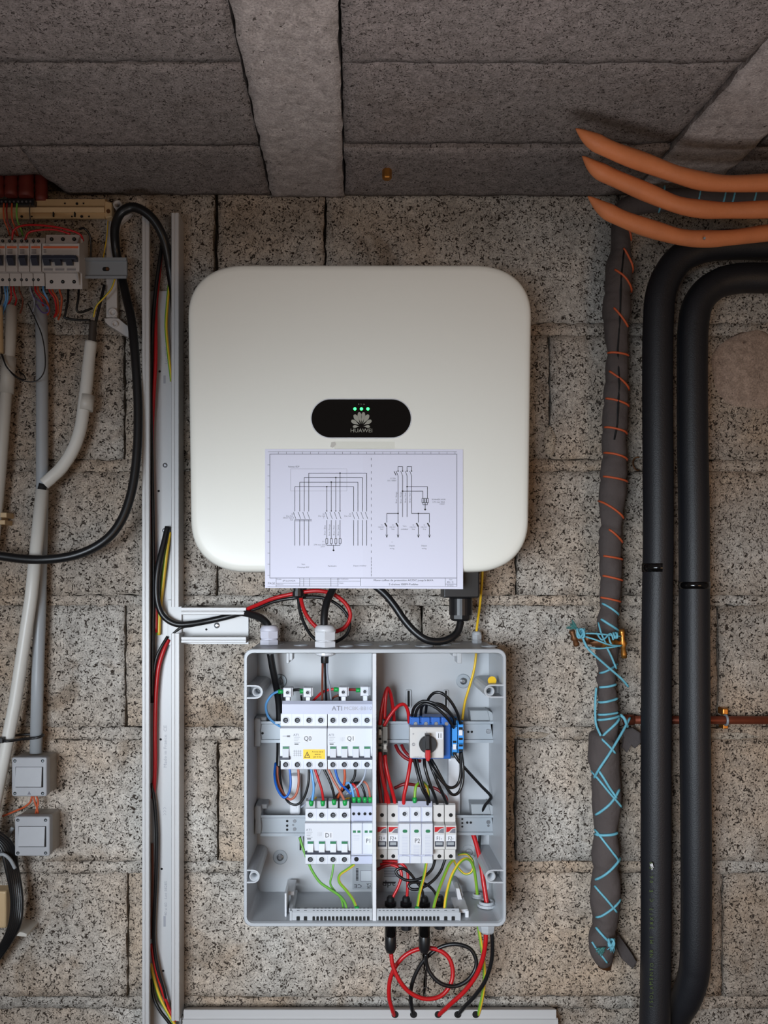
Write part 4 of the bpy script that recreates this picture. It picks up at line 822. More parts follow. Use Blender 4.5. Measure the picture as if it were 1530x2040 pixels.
wire('dark red wire from fuse holder F2+ to the second bottom connector', [(762, 1716, .045), (784, 1716, .05), (802, 1722, .056), (812, 1738, .062), (812, 1765, .068), (810, 1800, .070)], 6, 'red')
wire('dark red wire bunched under fuse holder F1+', [(752, 1732, .05), (770, 1724, .055), (792, 1721, .055), (800, 1713, .05)], 7, 'red_dark')
mm = ['first', 'second', 'third', 'fourth']
for k, (u, long_) in enumerate(((778, 1), (809, 0), (845.5, 1), (876, 0))):
    dd = .070 if k < 3 else .066
    t = thing('solar_connector', ['leftmost black solar connector through the enclosure floor, long, with a red cable', 'short black solar connector stub, second from the left, no cable', 'long black solar connector under the enclosure with a black cable', 'short black solar connector stub at the right, no cable'][k], 'connector', P(u, 1845, dd), 'solar connectors through the enclosure floor')
    c = P(u, 0, dd)
    mb = MB(); mb.lathe((c.x, c.y, ZB + .0005), (0, 0, 1), [(px(11.5, dd), 0), (px(11.5, dd), .006), (px(8, dd), .0075), (px(7.5, dd), .013), (px(5, dd), .0155)], 18, False); mb.build('inner_nut', 'black_plastic', t)
    zb = ZB - .0055
    L_ = .068 if long_ else .031
    mb = MB(); mb.lathe((c.x, c.y, zb), (0, 0, -1), [(px(11, dd), 0), (px(11, dd), L_ * .55), (px(10.5, dd), L_ * .58)] + ([(px(11.5, dd), L_ * .6), (px(11.5, dd), L_ * .9), (px(8, dd), L_)] if long_ else [(px(11, dd), L_), (px(9, dd), L_ + .001)]), 18 if long_ else 10, long_); mb.build('plug', 'black_plastic' if k != 9 else 'black_gloss', t)
    if long_: mb = MB(); mb.lathe((c.x, c.y, zb - .004), (0, 0, -1), [(px(11.6, dd), 0), (px(11.9, dd), .002), (px(11.9, dd), .036), (px(11.2, dd), .039)], 20); mb.build('sleeve', 'black_gloss', t)
# ================================================================ CABLES OUTSIDE, BELOW THE ENCLOSURE
CB = 'solar cables looping below the enclosure'
cable('cable', 'red cable in a loop below the enclosure, hanging from the leftmost long connector', 'cable', [(779, 1900, .070), (783, 1925, .072), (797, 1955, .074), (818, 1978, .072), (848, 1990, .070), (878, 1984, .066), (897, 1962, .062), (902, 1935, .058), (894, 1908, .055), (872, 1892, .052), (842, 1889, .050), (812, 1900, .050), (790, 1922, .050), (777, 1952, .048), (775, 1985, .045), (781, 2010, .040), (786, 2024, .030)], 8.6, 'red')
cable('cable', 'black cable in a loop below the enclosure, from the second long connector', 'cable', [(848, 1900, .066), (851, 1925, .064), (862, 1945, .066), (880, 1960, .068), (905, 1965, .066), (930, 1954, .064), (946, 1932, .060), (948, 1910, .058), (935, 1889, .056), (908, 1881, .054), (880, 1886, .052), (856, 1902, .050), (838, 1922, .048), (824, 1950, .046), (818, 1978, .044), (820, 2005, .040), (824, 2024, .030)], 8, 'cable_black')
cable('cable', 'thick red cable sweeping from the right gland left into the bottom trunking', 'cable', [(968, 1855, .078), (967, 1880, .078), (961, 1912, .074), (948, 1944, .068), (925, 1975, .060), (900, 1998, .052), (874, 2022, .032)], 9, 'red')
cable('cable', 'black cable sweeping from the right gland left into the bottom trunking', 'cable', [(979, 1855, .082), (981, 1880, .080), (979, 1915, .074), (966, 1955, .066), (945, 1985, .056), (928, 2003, .048), (912, 2022, .032)], 8, 'cable_black')
cable('cable', 'yellow and green earth cable behind the red one, into the bottom trunking', 'cable', [(952, 1838, .040), (957, 1870, .042), (963, 1910, .044), (965, 1950, .044), (961, 1985, .042), (953, 2022, .032)], 7, 'yellow_green')
t = thing('string', 'thin black string with a frayed end dangling from the black connector', 'string', P(849, 1975, .06)); mb = MB(); mb.tube([P(848, 1896, .062), P(849, 1930, .058), P(849, 1966, .056)], px(1.4), 6); mb.build('strand', 'wire_black', t)
for k, (u, v) in enumerate(((840, 1977), (846, 1979), (856, 1978), (858, 1972))): mb = MB(); mb.tube([P(849, 1965, .056), P((849 + u) / 2, 1969, .055), P(u, v, .055)], px(.8), 5); mb.build('frayed_end', 'wire_black', t)
# ================================================================ CABLES ABOVE THE ENCLOSURE
cable('cable', 'red solar cable looping between the short trunking and the inverter plugs', 'cable', [(486, 1216, .032), (510, 1206, .045), (545, 1192, .058), (590, 1182, .066), (632, 1177, .070), (664, 1184, .068), (688, 1202, .066), (698, 1225, .064), (690, 1246, .060), (672, 1257, .056), (648, 1258, .052), (628, 1247, .052), (611, 1226, .054), (602, 1204, .060), (598, 1182, .068)], 8, 'red')
cable('cable', 'black solar cable looping behind the red one between trunking and inverter', 'cable', [(484, 1222, .030), (512, 1212, .036), (548, 1198, .046), (590, 1191, .052), (635, 1190, .054), (664, 1199, .054), (688, 1220, .054), (697, 1243, .052), (690, 1264, .048), (670, 1278, .042), (645, 1282, .036), (622, 1268, .036), (606, 1242, .042), (597, 1215, .048), (594, 1182, .055)], 6.5, 'cable_black')
cable('cable', 'thick black cable from the short trunking into the left enclosure gland', 'cable', [(478, 1219, .030), (500, 1224, .042), (519, 1231, .052), (533, 1244, .060), (537, 1262, .062)], 15, 'cable_black', n=14)
cable('cable', 'thick black cable from the inverter straight into the middle enclosure gland', 'cable', [(674, 1150, .075), (662, 1176, .084), (651, 1200, .094), (646, 1226, .102), (646, 1260, .107)], 15, 'cable_black', n=14)
cable('cable', 'thick black cable hanging in a deep curve from the round black inverter gland', 'cable', [(918, 1238, .075), (912, 1258, .080), (898, 1271, .086), (876, 1278, .090), (851, 1275, .092), (828, 1260, .090), (806, 1236, .086), (786, 1207, .082), (766, 1183, .078), (738, 1160, .072)], 15, 'cable_black', n=14)
# ================================================================ TRUNKING
tr = thing('cable_trunking', 'tall open white plastic trunking fixed vertically left of the inverter', 'trunking', P(323, 2040, 0))
def lip(u0, u1, v0, v1, d, side):
    """one side wall of the trunking with its rounded double lip, u0..u1 read at the front"""
    ud = [(u0, d - .003), (u0 + 1.5, d), (u0 + (u1 - u0) * .42, d), (u0 + (u1 - u0) * .47, d - .0015), (u0 + (u1 - u0) * .55, d - .0015), (u0 + (u1 - u0) * .6, d), (u1 - 1, d), (u1, d - .002)]
    x = [P(q[0], 0, d) for q in ud]
    ring = [(p.x, -q[1]) for p, q in zip(x, ud)]
    if side < 0: ring += [(x[-1].x, -(d - .007)), (x[0].x + .0022, -(d - .009)), (x[0].x + .0022, -.002), (x[0].x, -.002)]
    else: ring += [(x[-1].x, -.002), (x[-1].x - .0022, -.002), (x[-1].x - .0022, -(d - .009)), (x[0].x, -(d - .007))]
    z0 = P(0, v0, d).z; z1 = P(0, v1, d).z
    mb = MB(); mb.rings([[(a_, b_, z1) for a_, b_ in ring], [(a_, b_, z0) for a_, b_ in ring]]); return mb.build('side_wall', 'pvc', tr)
lip(282, 297.5, 420, 2120, .042, -1)
lip(340.5, 356.5, 424, 1209, .042, 1); lip(340.5, 357.5, 1262, 2034, .042, 1)
mb = MB(); a_ = P(290, 2120, .002); b_ = P(361, 581, .002); mb.bb(a_.x, -.0045, a_.z, b_.x, -.002, b_.z); mb.build('back_plate', 'pvc', tr)
mb = MB(); mb.box(334, 1195, 362, 1285, .0, .010, .0005); mb.build('corner_plate', 'pvc', tr)
for (u, v) in ((329, 927), (328, 1057)): mb = MB(); c = P(u, v, .0045); mb.lathe(c, (0, -1, 0), [(px(5), 0), (px(4.4), .0018), (px(2), .0026)], 14, False); mb.box(u - 2.4, v - .5, u + 2.4, v + .5, .006, .0074); mb.build('screw', 'screw_metal', tr)
for (u, v) in ((318, 740), (316, 978), (320, 1473), (322, 1731), (325, 1934)): mb = MB(); mb.disc(u, v, .0048, 2.4, .0004, 10); mb.build('screw_hole', 'hole', tr)
mb = MB(); mb.text('Made in France  CE', 329, 1487, .0048, 6.5, rot=90, sx=1.15); mb.text('Lot 18285   Made in', 331, 690, .0048, 5.5, rot=90, sx=1.1); mb.text('40 x 60   Lot 18285', 330, 1790, .0048, 5.5, rot=90, sx=1.1)
mb.box(325.5, 1825, 330, 1846, .0045, .0048); mb.box(325.5, 748, 330, 764, .0045, .0048)
for k in range(3): mb.ribbon([(325, 1612 + k * 6), (328, 1608 + k * 6), (331, 1612 + k * 6)], .8, .0045, .0048)
mb.build('printed_marks', 'pvc_text', tr)
th = thing('short_trunking', 'short open white trunking branching right towards the enclosure', 'trunking', P(426, 1283, 0))
def hlip(v0, v1, u0, u1, d, side):
    vd = [(v0, d - .002), (v0 + 1, d), (v0 + (v1 - v0) * .4, d), (v0 + (v1 - v0) * .47, d - .0015), (v0 + (v1 - v0) * .55, d - .0015), (v0 + (v1 - v0) * .62, d), (v1 - 1, d), (v1, d - .002)]
    zz = [P(0, v, d).z for v, _ in vd]; ring = [(-q[1], z) for z, q in zip(zz, vd)]
    if side > 0: ring += [(-(d - .007), zz[-1]), (-(d - .009), zz[0] - .0022), (-.002, zz[0] - .0022), (-.002, zz[0])]
    else: ring += [(-.002, zz[-1]), (-.002, zz[-1] + .0022), (-(d - .009), zz[-1] + .0022), (-(d - .007), zz[0])]
    x0 = P(u0, 0, d).x; x1 = P(u1, 0, d).x; mb = MB(); mb.rings([[(x0, y, z) for y, z in ring], [(x1, y, z) for y, z in ring]]); mb.build('side_wall', 'pvc', th)
hlip(1210, 1225, 361, 490, .042, 1); hlip(1268.5, 1281, 361, 490, .042, -1)
mb = MB(); mb.box(358, 1213, 495, 1283, .002, .0045, 0); mb.build('back_plate', 'pvc', th)
mb = MB(); c = P(432, 1246, .0045); mb.lathe(c, (0, -1, 0), [(px(6), 0), (px(5.4), .0018), (px(2), .0026)], 16, False); mb.box(429, 1245.5, 435, 1246.5, .006, .0074); mb.build('screw', 'screw_metal', th)
mb = MB(); mb.disc(411, 1254, .0048, 2.3, .0004, 10); mb.build('screw_hole', 'hole', th)
tb_ = thing('bottom_trunking', 'closed white trunking with flat lid running level along the bottom edge', 'trunking', P(735, 2072, 0))
mb = MB(); mb.profile(366, 1108, .034, [(2006, .0), (2010, .030), (2012, .034), (2066, .034), (2070, .030), (2072, 0)]); mb.build('base', 'pvc', tb_)
mb = MB(); mb.profile(364, 1112, .037, [(2028, .033), (2032, .037), (2062, .037), (2066, .033)]); mb.build('lid', 'pvc', tb_)
for u, v in ((787, 2021), (824, 2021), (873, 2021), (912, 2021), (948, 2021)): mb = MB(); c = P(u, v, .034); mb.lathe((c.x, c.y, c.z), (0, -1, 0), [(px(7), 0), (px(7), .0004)], 14); o_ = mb.build('cable_hole', 'hole', tb_)
# cables inside the tall trunking
TG = 'cables inside the tall trunking'
cable('cable', 'thin black cable running down the left side inside the tall trunking', 'cable', [(323, 486, .020), (318, 520, .022), (310, 580, .022), (304, 650, .022), (301, 760, .020), (302, 900, .020), (305, 1040, .020), (306, 1180, .020), (305, 1260, .02), (303, 1400, .018)], 7.5, 'cable_black')
cable('cable', 'red cable inside the upper half of the tall trunking', 'cable', [(321, 500, .010), (315, 560, .010), (311, 605, .012), (310, 650, .015), (310, 720, .018), (306, 790, .018), (303, 860, .016), (302, 950, .014), (306, 1100, .014), (311, 1180, .014), (311, 1260, .014)], 8, 'red')
cable('cable', 'yellow and green cable at the right inside the upper tall trunking', 'cable', [(338, 560, .016), (334, 600, .016), (331, 650, .016), (335, 700, .016), (342, 760, .016)], 6.5, 'yellow_green')
cable('cable', 'thick black cable curving out of the tall trunking into the short trunking', 'cable', [(334, 1050, .012), (327, 1080, .018), (317, 1120, .024), (312, 1160, .026), (314, 1200, .026), (326, 1228, .026), (350, 1243, .026), (380, 1243, .024), (420, 1236, .020), (455, 1228, .022), (484, 1220, .028)], 12, 'cable_black', n=12)
cable('cable', 'yellow and green cable at the bend of the tall trunking', 'cable', [(338, 1060, .010), (332, 1100, .012), (326, 1150, .012), (318, 1220, .012), (316, 1265, .012)], 8, 'yellow_green')
cable('cable', 'thin black cable entering the short trunking below the thick one', 'cable', [(345, 1262, .008), (362, 1250, .010), (385, 1246, .010), (410, 1240, .012)], 6, 'cable_black')
cable('cable', 'red cable curving down in the lower tall trunking', 'cable', [(336, 1274, .010), (326, 1296, .014), (316, 1330, .016), (311, 1380, .016), (309, 1450, .016), (309, 1530, .014), (305, 1590, .012)], 8.5, 'red')
cable('cable', 'black cable curving down in the lower tall trunking', 'cable', [(334, 1268, .012), (322, 1288, .016), (312, 1310, .018), (307, 1340, .018), (303, 1400, .016)], 6, 'cable_black')
cable('cable', 'black cable along the left of the lower tall trunking to the bottom corner', 'cable', [(302, 1560, .014), (308, 1600, .016), (312, 1660, .016), (311, 1740, .016), (307, 1830, .016), (307, 1880, .016), (314, 1930, .018), (325, 1970, .018), (332, 2000, .018), (345, 2030, .02)], 7, 'cable_black')
cable('cable', 'red cable at the bottom of the tall trunking sweeping into the corner', 'cable', [(301, 1880, .014), (308, 1920, .016), (320, 1960, .018), (331, 1995, .018), (341, 2018, .02), (352, 2034, .024)], 7, 'red')
cable('cable', 'green and yellow cable at the bottom of the tall trunking', 'cable', [(300, 1920, .012), (308, 1955, .014), (320, 1990, .016), (336, 2020, .02), (350, 2045, .022)], 6.5, 'yellow_green')
cable('cable', 'lowest black cable bowing out at the bottom corner of the tall trunking', 'cable', [(302, 1950, .014), (306, 1985, .018), (318, 2012, .022), (336, 2036, .024), (352, 2060, .024)], 6.5, 'cable_black')
cable('cable', 'brown cable at the left edge of the lower tall trunking', 'cable', [(303, 1680, .012), (304, 1740, .012), (303, 1800, .012), (301, 1870, .012)], 5, 'brown')
# ================================================================ LEFT: OLD FUSE BOARD
cable('cable', 'very thick black cable looping over the old fuse board and sweeping left across the conduits', 'cable', [(352, 640, .010), (345, 580, .014), (338, 530, .024), (327, 478, .045), (308, 441, .055), (285, 420, .06), (262, 413, .06), (240, 425, .058), (229, 455, .040), (231, 498, .018), (240, 540, .014), (251, 590, .020), (262, 640, .034), (270, 720, .045), (275, 810, .05), (273, 900, .055), (262, 980, .06), (240, 1040, .065), (205, 1080, .07), (150, 1106, .072), (80, 1115, .072), (10, 1109, .07), (-60, 1095, .07), (-140, 1080, .06)], 18, 'cable_black', n=16)
fr_ = thing('fixing_bracket', 'grey plastic upright frame strip with ring-shaped fixing ears behind the old fuse board', 'bracket', P(232, 672, 0))
mb = MB(); mb.box(211, 425, 233, 632, .004, .014, .0015); mb.build('upright', 'breaker_grey', fr_)
mb = MB(); mb.ring(234, 407, .034, 9, 5.5, .026); mb.build('fixing_ear', 'breaker_grey', fr_)
mb = MB(); mb.ring(224, 622, .018, 9, 5, .010); mb.disc(224, 622, .009, 5); mb.build('fixing_ear', 'breaker_grey', fr_)
mb = MB(); mb.poly([(208, 634), (218, 633), (236, 634), (258, 652), (256, 672), (248, 668), (228, 655), (216, 648), (209, 641)], .004, .016, .0015); mb.build('foot', 'breaker_grey', fr_)
mb = MB(); mb.ring(228.5, 645, .02, 6.5, 4.2, .008); mb.build('foot_ring', 'breaker_grey', fr_)
mb = MB(); mb.poly([(233, 436), (262, 424), (258, 430), (240, 446), (236, 460), (233, 460)], .004, .012, .001); mb.build('brace', 'breaker_grey', fr_)
cv = thing('beige_profile', 'beige plastic cover profile with slots and holes above the old breakers', 'cover', P(110, 437, .02))
mb = MB(); mb.profile(-80, 207, .040, [(397, .02), (397, .034), (411, .036), (413, .040), (423, .038), (425, .034), (435, .036), (437, .030), (437, .02)]); mb.build('profile', 'beige', cv)
mb = MB(); mb.poly([(205, 398), (222, 403), (224, 432), (210, 434), (205, 425)], .02, .034, .002); mb.build('end_piece', 'beige', cv)
mb = MB(); c = P(216, 421, .034); mb.lathe(c, (0, -1, 0), [(px(4), 0), (px(3.6), .0015)], 12, False); mb.build('screw', 'brass_old', cv)
for (u, v, r_) in ((129, 405, 1.6), (153, 405.5, 2.6), (166, 405, 1.6), (143, 431, 1.6), (162.5, 431, 2.8), (177, 431, 1.6), (63, 431, 1.6), (43, 431, 2.6)): mb = MB(); mb.disc(u, v, .0368, r_, .001, 10); mb.build('hole', 'hole', cv)
for u in (106, 148.5): mb = MB(); mb.box(u - 1, 422, u + 1, 431, .03, .0385); mb.build('slit', 'hole', cv)
tbk = thing('terminal_strip', 'dark terminal strip with small screws clipped to the beige profile', 'terminal strip', P(20, 409, .035))
mb = MB(); mb.box(-90, 396, 68, 409, .03, .048, .001); mb.build('body', 'black_plastic', tbk)
for k in range(8): mb = MB(); mb.disc(3 + k * 8.2, 401.5, .0487, 2.2, .0008, 10); mb.build('screw', 'screw_metal', tbk)
# conduits in the broken ceiling corner
for k, (u, v0, d_, r_) in enumerate(((-6, 350, .055, 14), (22, 352, .05, 13), (52, 350, .045, 15), (82, 372, .03, 13))):
    mb = MB(); top = P(u, v0, d_); pts = []; rs = []
    for q in range(15): pts.append((top.x, top.y, ZC + .08 - q * .0072)); rs.append(px(r_) * (1 if q % 2 else .9))
    mb.tube(pts, rs, 14, ref=(1, 0, 0)); mb.build('ceiling_conduit', 'clay', None, ['rusty red conduit in the broken ceiling corner, at the photo edge', 'rusty red conduit in the ceiling corner, second from the photo edge', 'widest rusty red conduit in the broken ceiling corner', 'rusty red conduit in the ceiling corner, nearest the beam'][k], None, 'conduit', 'conduits in the broken ceiling corner')
for k, (u, m_) in enumerate(((8, 'orange_wire'), (24, 'orange_wire'), (34, 'green_wire'), (60, 'sheath_old'), (14, 'red_dark'))):
    wire(['orange wire at the far left crossing the beige profile', 'second orange wire crossing the beige profile', 'green wire crossing the beige profile', 'thin brown wire curling below the dark terminal strip', 'dark red wire crossing the beige profile'][k], [(u, 405, .05), (u - 1, 422, .05), (u + 1, 440, .046), (u + 6, 452, .04), (u + (12 if k < 3 else 20), 470, .03)], 3.6 if k != 3 else 2.4, m_)
wire('red wire arching over the tops of the old breakers to the large one', [(24, 478, .05), (28, 458, .055), (48, 449, .058), (85, 449, .06), (125, 455, .06), (158, 466, .055), (166, 480, .045)], 4, 'red'); wire('second red wire arching lower above the old breakers', [(50, 478, .05), (58, 463, .055), (84, 458, .055), (112, 458, .055), (140, 466, .05)], 4, 'red')
wire('black wire curving over the top right of the large old breaker', [(158, 456, .045), (168, 455, .04), (177, 465, .035), (181, 482, .03), (181, 520, .02)], 4.5, 'wire_black'); wire('thin yellow wire beside the board frame upright', [(215, 440, .02), (213, 470, .02), (208, 500, .02), (205, 520, .02)], 2.4, 'yellow')
# breakers
def old(u0, u1, name, label, triple=False, group='old single breakers on the board'):
    t = thing(name, label, 'circuit breaker', P((u0 + u1) / 2, 578, .02), None if triple else group)
    w_ = u1 - u0
    vt, vb = (468, 576) if triple else (474, 570)
    mb = MB(); mb.profile(u0, u1, .066, [(vt, .02), (vt, .048), (vt + 16, .050), (485, .064), (485, .066), (541, .066), (545, .052), (vb, .050), (vb, .02)]); mb.build('body', 'breaker_grey', t)
    if triple:
        mb = MB(); mb.m = 0; mb.profile(u1 + .2, u1 + 2.2, .05, [(vt + 2, .015), (vt + 2, .047), (485, .062), (541, .062), (vb, .047), (vb, .015)]); mb.build('side_cheek', 'breaker_side', t)
    mb = MB(); mb.box(u0 + 2, 490.5, u1 - 2, 494.5, .06, .0664); mb.m = 1; [mb.box(u0 + 2.5, 496.5 + 2.6 * k, u0 + (8 if triple else w_ * .55), 497.6 + 2.6 * k, .06, .0664) for k in range(3 if triple else 4)]; mb.text('C10' if not triple else 'C25N', u0 + (10 if triple else w_ / 2), 488.3, .0667, 2.4); mb.build('printed_band', ['breaker_orange', 'ink_soft'], t)
    xs = [(u0 + 8 + 22 * k + 11 if triple else (u0 + u1) / 2) for k in range(3 if triple else 1)]
    if triple: xs = [94.5, 117, 139.5]
    for x in xs:
        mb = MB(); mb.box(x - (9 if not triple else 9), 509, x + 9, 532, .06, .0655 if 0 else .0668, .0005); sl = mb.build('toggle_surround', 'fuse_white', t)
        mb = MB(); mb.profile(x - 6.5, x + 6, .07, [(508, .06), (508, .078), (514, .079), (529, .071), (529, .06)]); mb.build('toggle', 'toggle_dark', t)
    if triple: mb = MB(); mb.box(84, 508, 151, 516, .064, .079, .001); mb.build('toggle_bar', 'toggle_dark', t)
    ts = [(u0 + w_ * .28), (u0 + w_ * .74)] if not triple else [102.5, 125, 147.5]
    for x in ts:
        for v in ((479.5, 557) if not triple else (476, 561)): mb = MB(); mb.disc(x, v, .0514, 3 if not triple else 3.8, .0012, 12); mb.m = 1; mb.disc(x, v, .0518, 1.6, .001, 8); mb.build('terminal_screw', ['hole', 'steel_dark'], t)
    if triple:
        for x in (95, 118, 141):
            mb = MB(); [mb.box(x - 8, 534 + 2 * k, x + 10, 534.8 + 2 * k, .06, .0664) for k in range(3)]; mb.build('ridges', 'ink_soft', t)
    return t
for k, (a_, b_) in enumerate(((-12, 11), (12, 35), (36.5, 58.5), (60, 82))):
    old(a_, b_, 'circuit_breaker', ['old grey single breaker cut by the left photo edge', 'old grey single breaker, first fully visible from the left', 'old grey single breaker, second fully visible from the left', 'old grey single breaker directly left of the large three-pole one'][k])
old(84, 158, 'large_circuit_breaker', 'large old grey three-pole breaker with orange stripe at the right end of the old row', True)
rl = thing('board_rail', 'short zinc-plated rail end sticking out right of the old breakers', 'rail', P(215, 555, .015))
mb = MB(); mb.profile(-120, 252, .036, [(513, .030), (513, .038), (519, .038), (521, .034), (548, .034), (550, .038), (555, .038), (555, .032), (549, .028), (519, .028)]); mb.build('rail', 'steel', rl)
mb = MB(); mb.box(204, 532, 218, 540, .03, .0345, 0, 3.5); mb.build('slot', 'hole', rl); mb = MB(); c = P(214, 536, .0345); mb.lathe(c, (0, -1, 0), [(px(3.4), 0), (px(3), .0015)], 10, False); mb.build('screw', 'brass_old', rl)
# wires hanging from the old breakers
ws = [(3, 'wire_black', 'black wire'), (9, 'light_blue', 'light blue wire'), (14, 'light_blue', 'second light blue wire'), (21, 'red', 'red wire'), (27, 'red', 'second red wire'), (38, 'brown', 'brown wire'), (60, 'grey_wire', 'grey wire'), (70, 'red', 'third red wire'), (76, 'orange_wire', 'orange wire'), (86, 'light_blue', 'lilac blue wire'), (98, 'red', 'fourth red wire'), (104, 'orange_wire', 'second orange wire'), (118, 'orange_wire', 'rightmost orange wire')]
tg = [(-6, 620), (6, 612), (8, 618), (14, 610), (30, 608), (44, 612), (68, 612), (86, 612), (98, 616), (96, 606), (112, 620), (116, 618), (120, 625)]
for (u, m_, lb_), (x, v) in zip(ws, tg):
    wire(lb_ + ' hanging below the old breakers at %s' % ('the left edge' if u < 15 else 'the left' if u < 50 else 'the middle' if u < 90 else 'the large breaker'), [(u, 566, .04), (u + 1, 580, .045), ((u + x) / 2 + 4, 596, .042), (x, v, .030), (x - 4, v + 12, .022)], 4 if u > 60 else 3.4, m_)
wire('violet wire loop in front of the middle grey conduit', [(62, 574, .03), (68, 592, .05), (84, 603, .056), (96, 612, .056), (95, 622, .052), (84, 622, .046), (72, 606, .04)], 2.6, 'violet')
wire('black wire from the large old breaker bending right to the old cable', [(136, 574, .035), (135, 600, .04), (130, 625, .042), (130, 633, .042), (150, 637, .038), (180, 638, .032)], 5, 'wire_black')
wire('second black wire from the large old breaker to the old cable', [(157, 574, .035), (156, 595, .04), (153, 617, .04), (162, 622, .036), (184, 614, .028)], 5, 'wire_black')
wire('yellow and green wire dropping from the board rail to the old cable', [(229, 556, .03), (222, 575, .03), (208, 592, .03), (192, 610, .028), (186, 632, .026)], 3.6, 'yellow_green'); wire('dark green wire bending into the old cable', [(208, 568, .02), (203, 590, .024), (196, 620, .026), (190, 645, .026)], 6, 'wire_black')
cable('cable', 'old dark cable end entering the curved white conduit', 'cable', [(186, 640, .026), (184, 665, .026), (183, 700, .026)], 15, 'sheath_old', n=12)
# ================================================================ CONDUITS AND SWITCHES
cd = thing('curved_conduit', 'stained white plastic conduit curving from the old cable down to the left', 'conduit', P(90, 970, .01))
mb = MB(); pts = smooth_path([P(*p) for p in ((181.5, 681, .028), (177, 720, .028), (172, 770, .030), (167, 810, .032), (160, 855, .034), (146, 895, .036), (124, 930, .040), (104, 950, .044), (88, 964, .046))], 8); mb.tube(pts, [px(11.5)] * 10 + [px(12)] * (len(pts) - 10), 18); mb.build('tube', 'conduit_white', cd)
mb = MB(); mb.tube([P(174, 788, .0305), P(170.5, 818, .0325)], px(14), 18); mb.build('coupling', 'conduit_pale', cd)
mb = MB(); mb.tube([P(86, 964, .045), P(83, 976, .045)], px(8), 12); mb.build('inner_cable', 'hole', cd)
ct = thing('long_conduit', 'long pale straight conduit slanting down past the switches to the left edge', 'conduit', P(0, 1700, .01))
mb = MB(); mb.tube([P(84, 976, .045), P(62, 1190, .046), P(30, 1400, .048), (P(10, 1500, .048)), P(-40, 1750, .05)], px(12.5, .045), 18); mb.build('tube', 'conduit_white', ct)
cm = thing('middle_conduit', 'straight grey conduit running down into the top of the upper switch', 'conduit', P(72, 1495, .01))
mb = MB(); mb.tube([P(81, 598, .026), P(84, 700, .022), P(84, 850, .020), P(84, 1000, .020), P(80, 1200, .022), P(75, 1350, .024), P(71.5, 1500, .026)], px(11.8), 18); mb.build('tube', 'conduit_grey', cm)
cl = thing('left_conduit', 'pale grey conduit with a coupling at the left edge under the old breakers', 'conduit', P(0, 1040, .01))
mb = MB(); mb.tube([P(23, 610, .026), P(20, 690, .026), P(12, 790, .026), P(2, 930, .026), P(-14, 1100, .026)], px(11), 18); mb.build('tube', 'conduit_pale', cl)
mb = MB(); mb.tube([P(18.5, 712, .026), P(13, 784, .026)], px(13.5), 18); mb.build('coupling', 'conduit_pale', cl)
cable('conduit', 'peach-coloured flat strip at the very left edge beside the pale conduit', 'conduit', [(-3, 610, .04), (-2, 650, .04), (-1, 704, .04)], 16, 'beige')
cable('wire', 'thin black wire hanging in a loop across the left conduits', 'wire', [(55, 604, .045), (70, 635, .046), (84, 670, .046), (90, 710, .046), (88, 740, .045), (74, 758, .045), (52, 760, .045), (30, 750, .046), (12, 728, .044), (2, 705, .04)], 2.4, 'wire_black', n=6)
cable('wire', 'thin black wire tail ending beside the coupling', 'wire', [(4, 706, .044), (14, 732, .046), (36, 752, .04), (50, 756, .03), (48, 748, .015), (38, 740, .01)], 3, 'wire_black', n=6)
mb = MB(); mb.box(-14, 1021, 13, 1031, .0, .03, .001); mb.box(-14, 1036, 10, 1045, .0, .03, .001); mb.box(-14, 1028, 4, 1040, .0, .025, .001); mb.build('conduit_clip', 'beige', None, 'beige plastic clip on the wall at the left photo edge', None, 'clip')
zt_ = thing('cable_tie', 'black cable tie joining the two conduits above the upper switch', 'cable tie', P(42, 1480, .03))
mb = MB()
pts = [P(*p) for p in ((-2, 1472, .045), (2, 1475, .060), (12, 1476.5, .066), (28, 1475, .062), (45, 1472.5, .050), (62, 1471, .042), (74, 1469.5, .041), (84, 1466, .036), (86, 1464, .024), (78, 1463, .010), (60, 1463, .012), (40, 1464, .016), (8, 1468, .03), (-2, 1472, .045))]
mb.tube(smooth_path(pts, 6), px(2.6), 8); mb.build('band', 'black_plastic', zt_); mb = MB(); mb.box(-3, 1470, 5, 1481, .058, .07, .001); mb.build('lock_head', 'black_plastic', zt_)
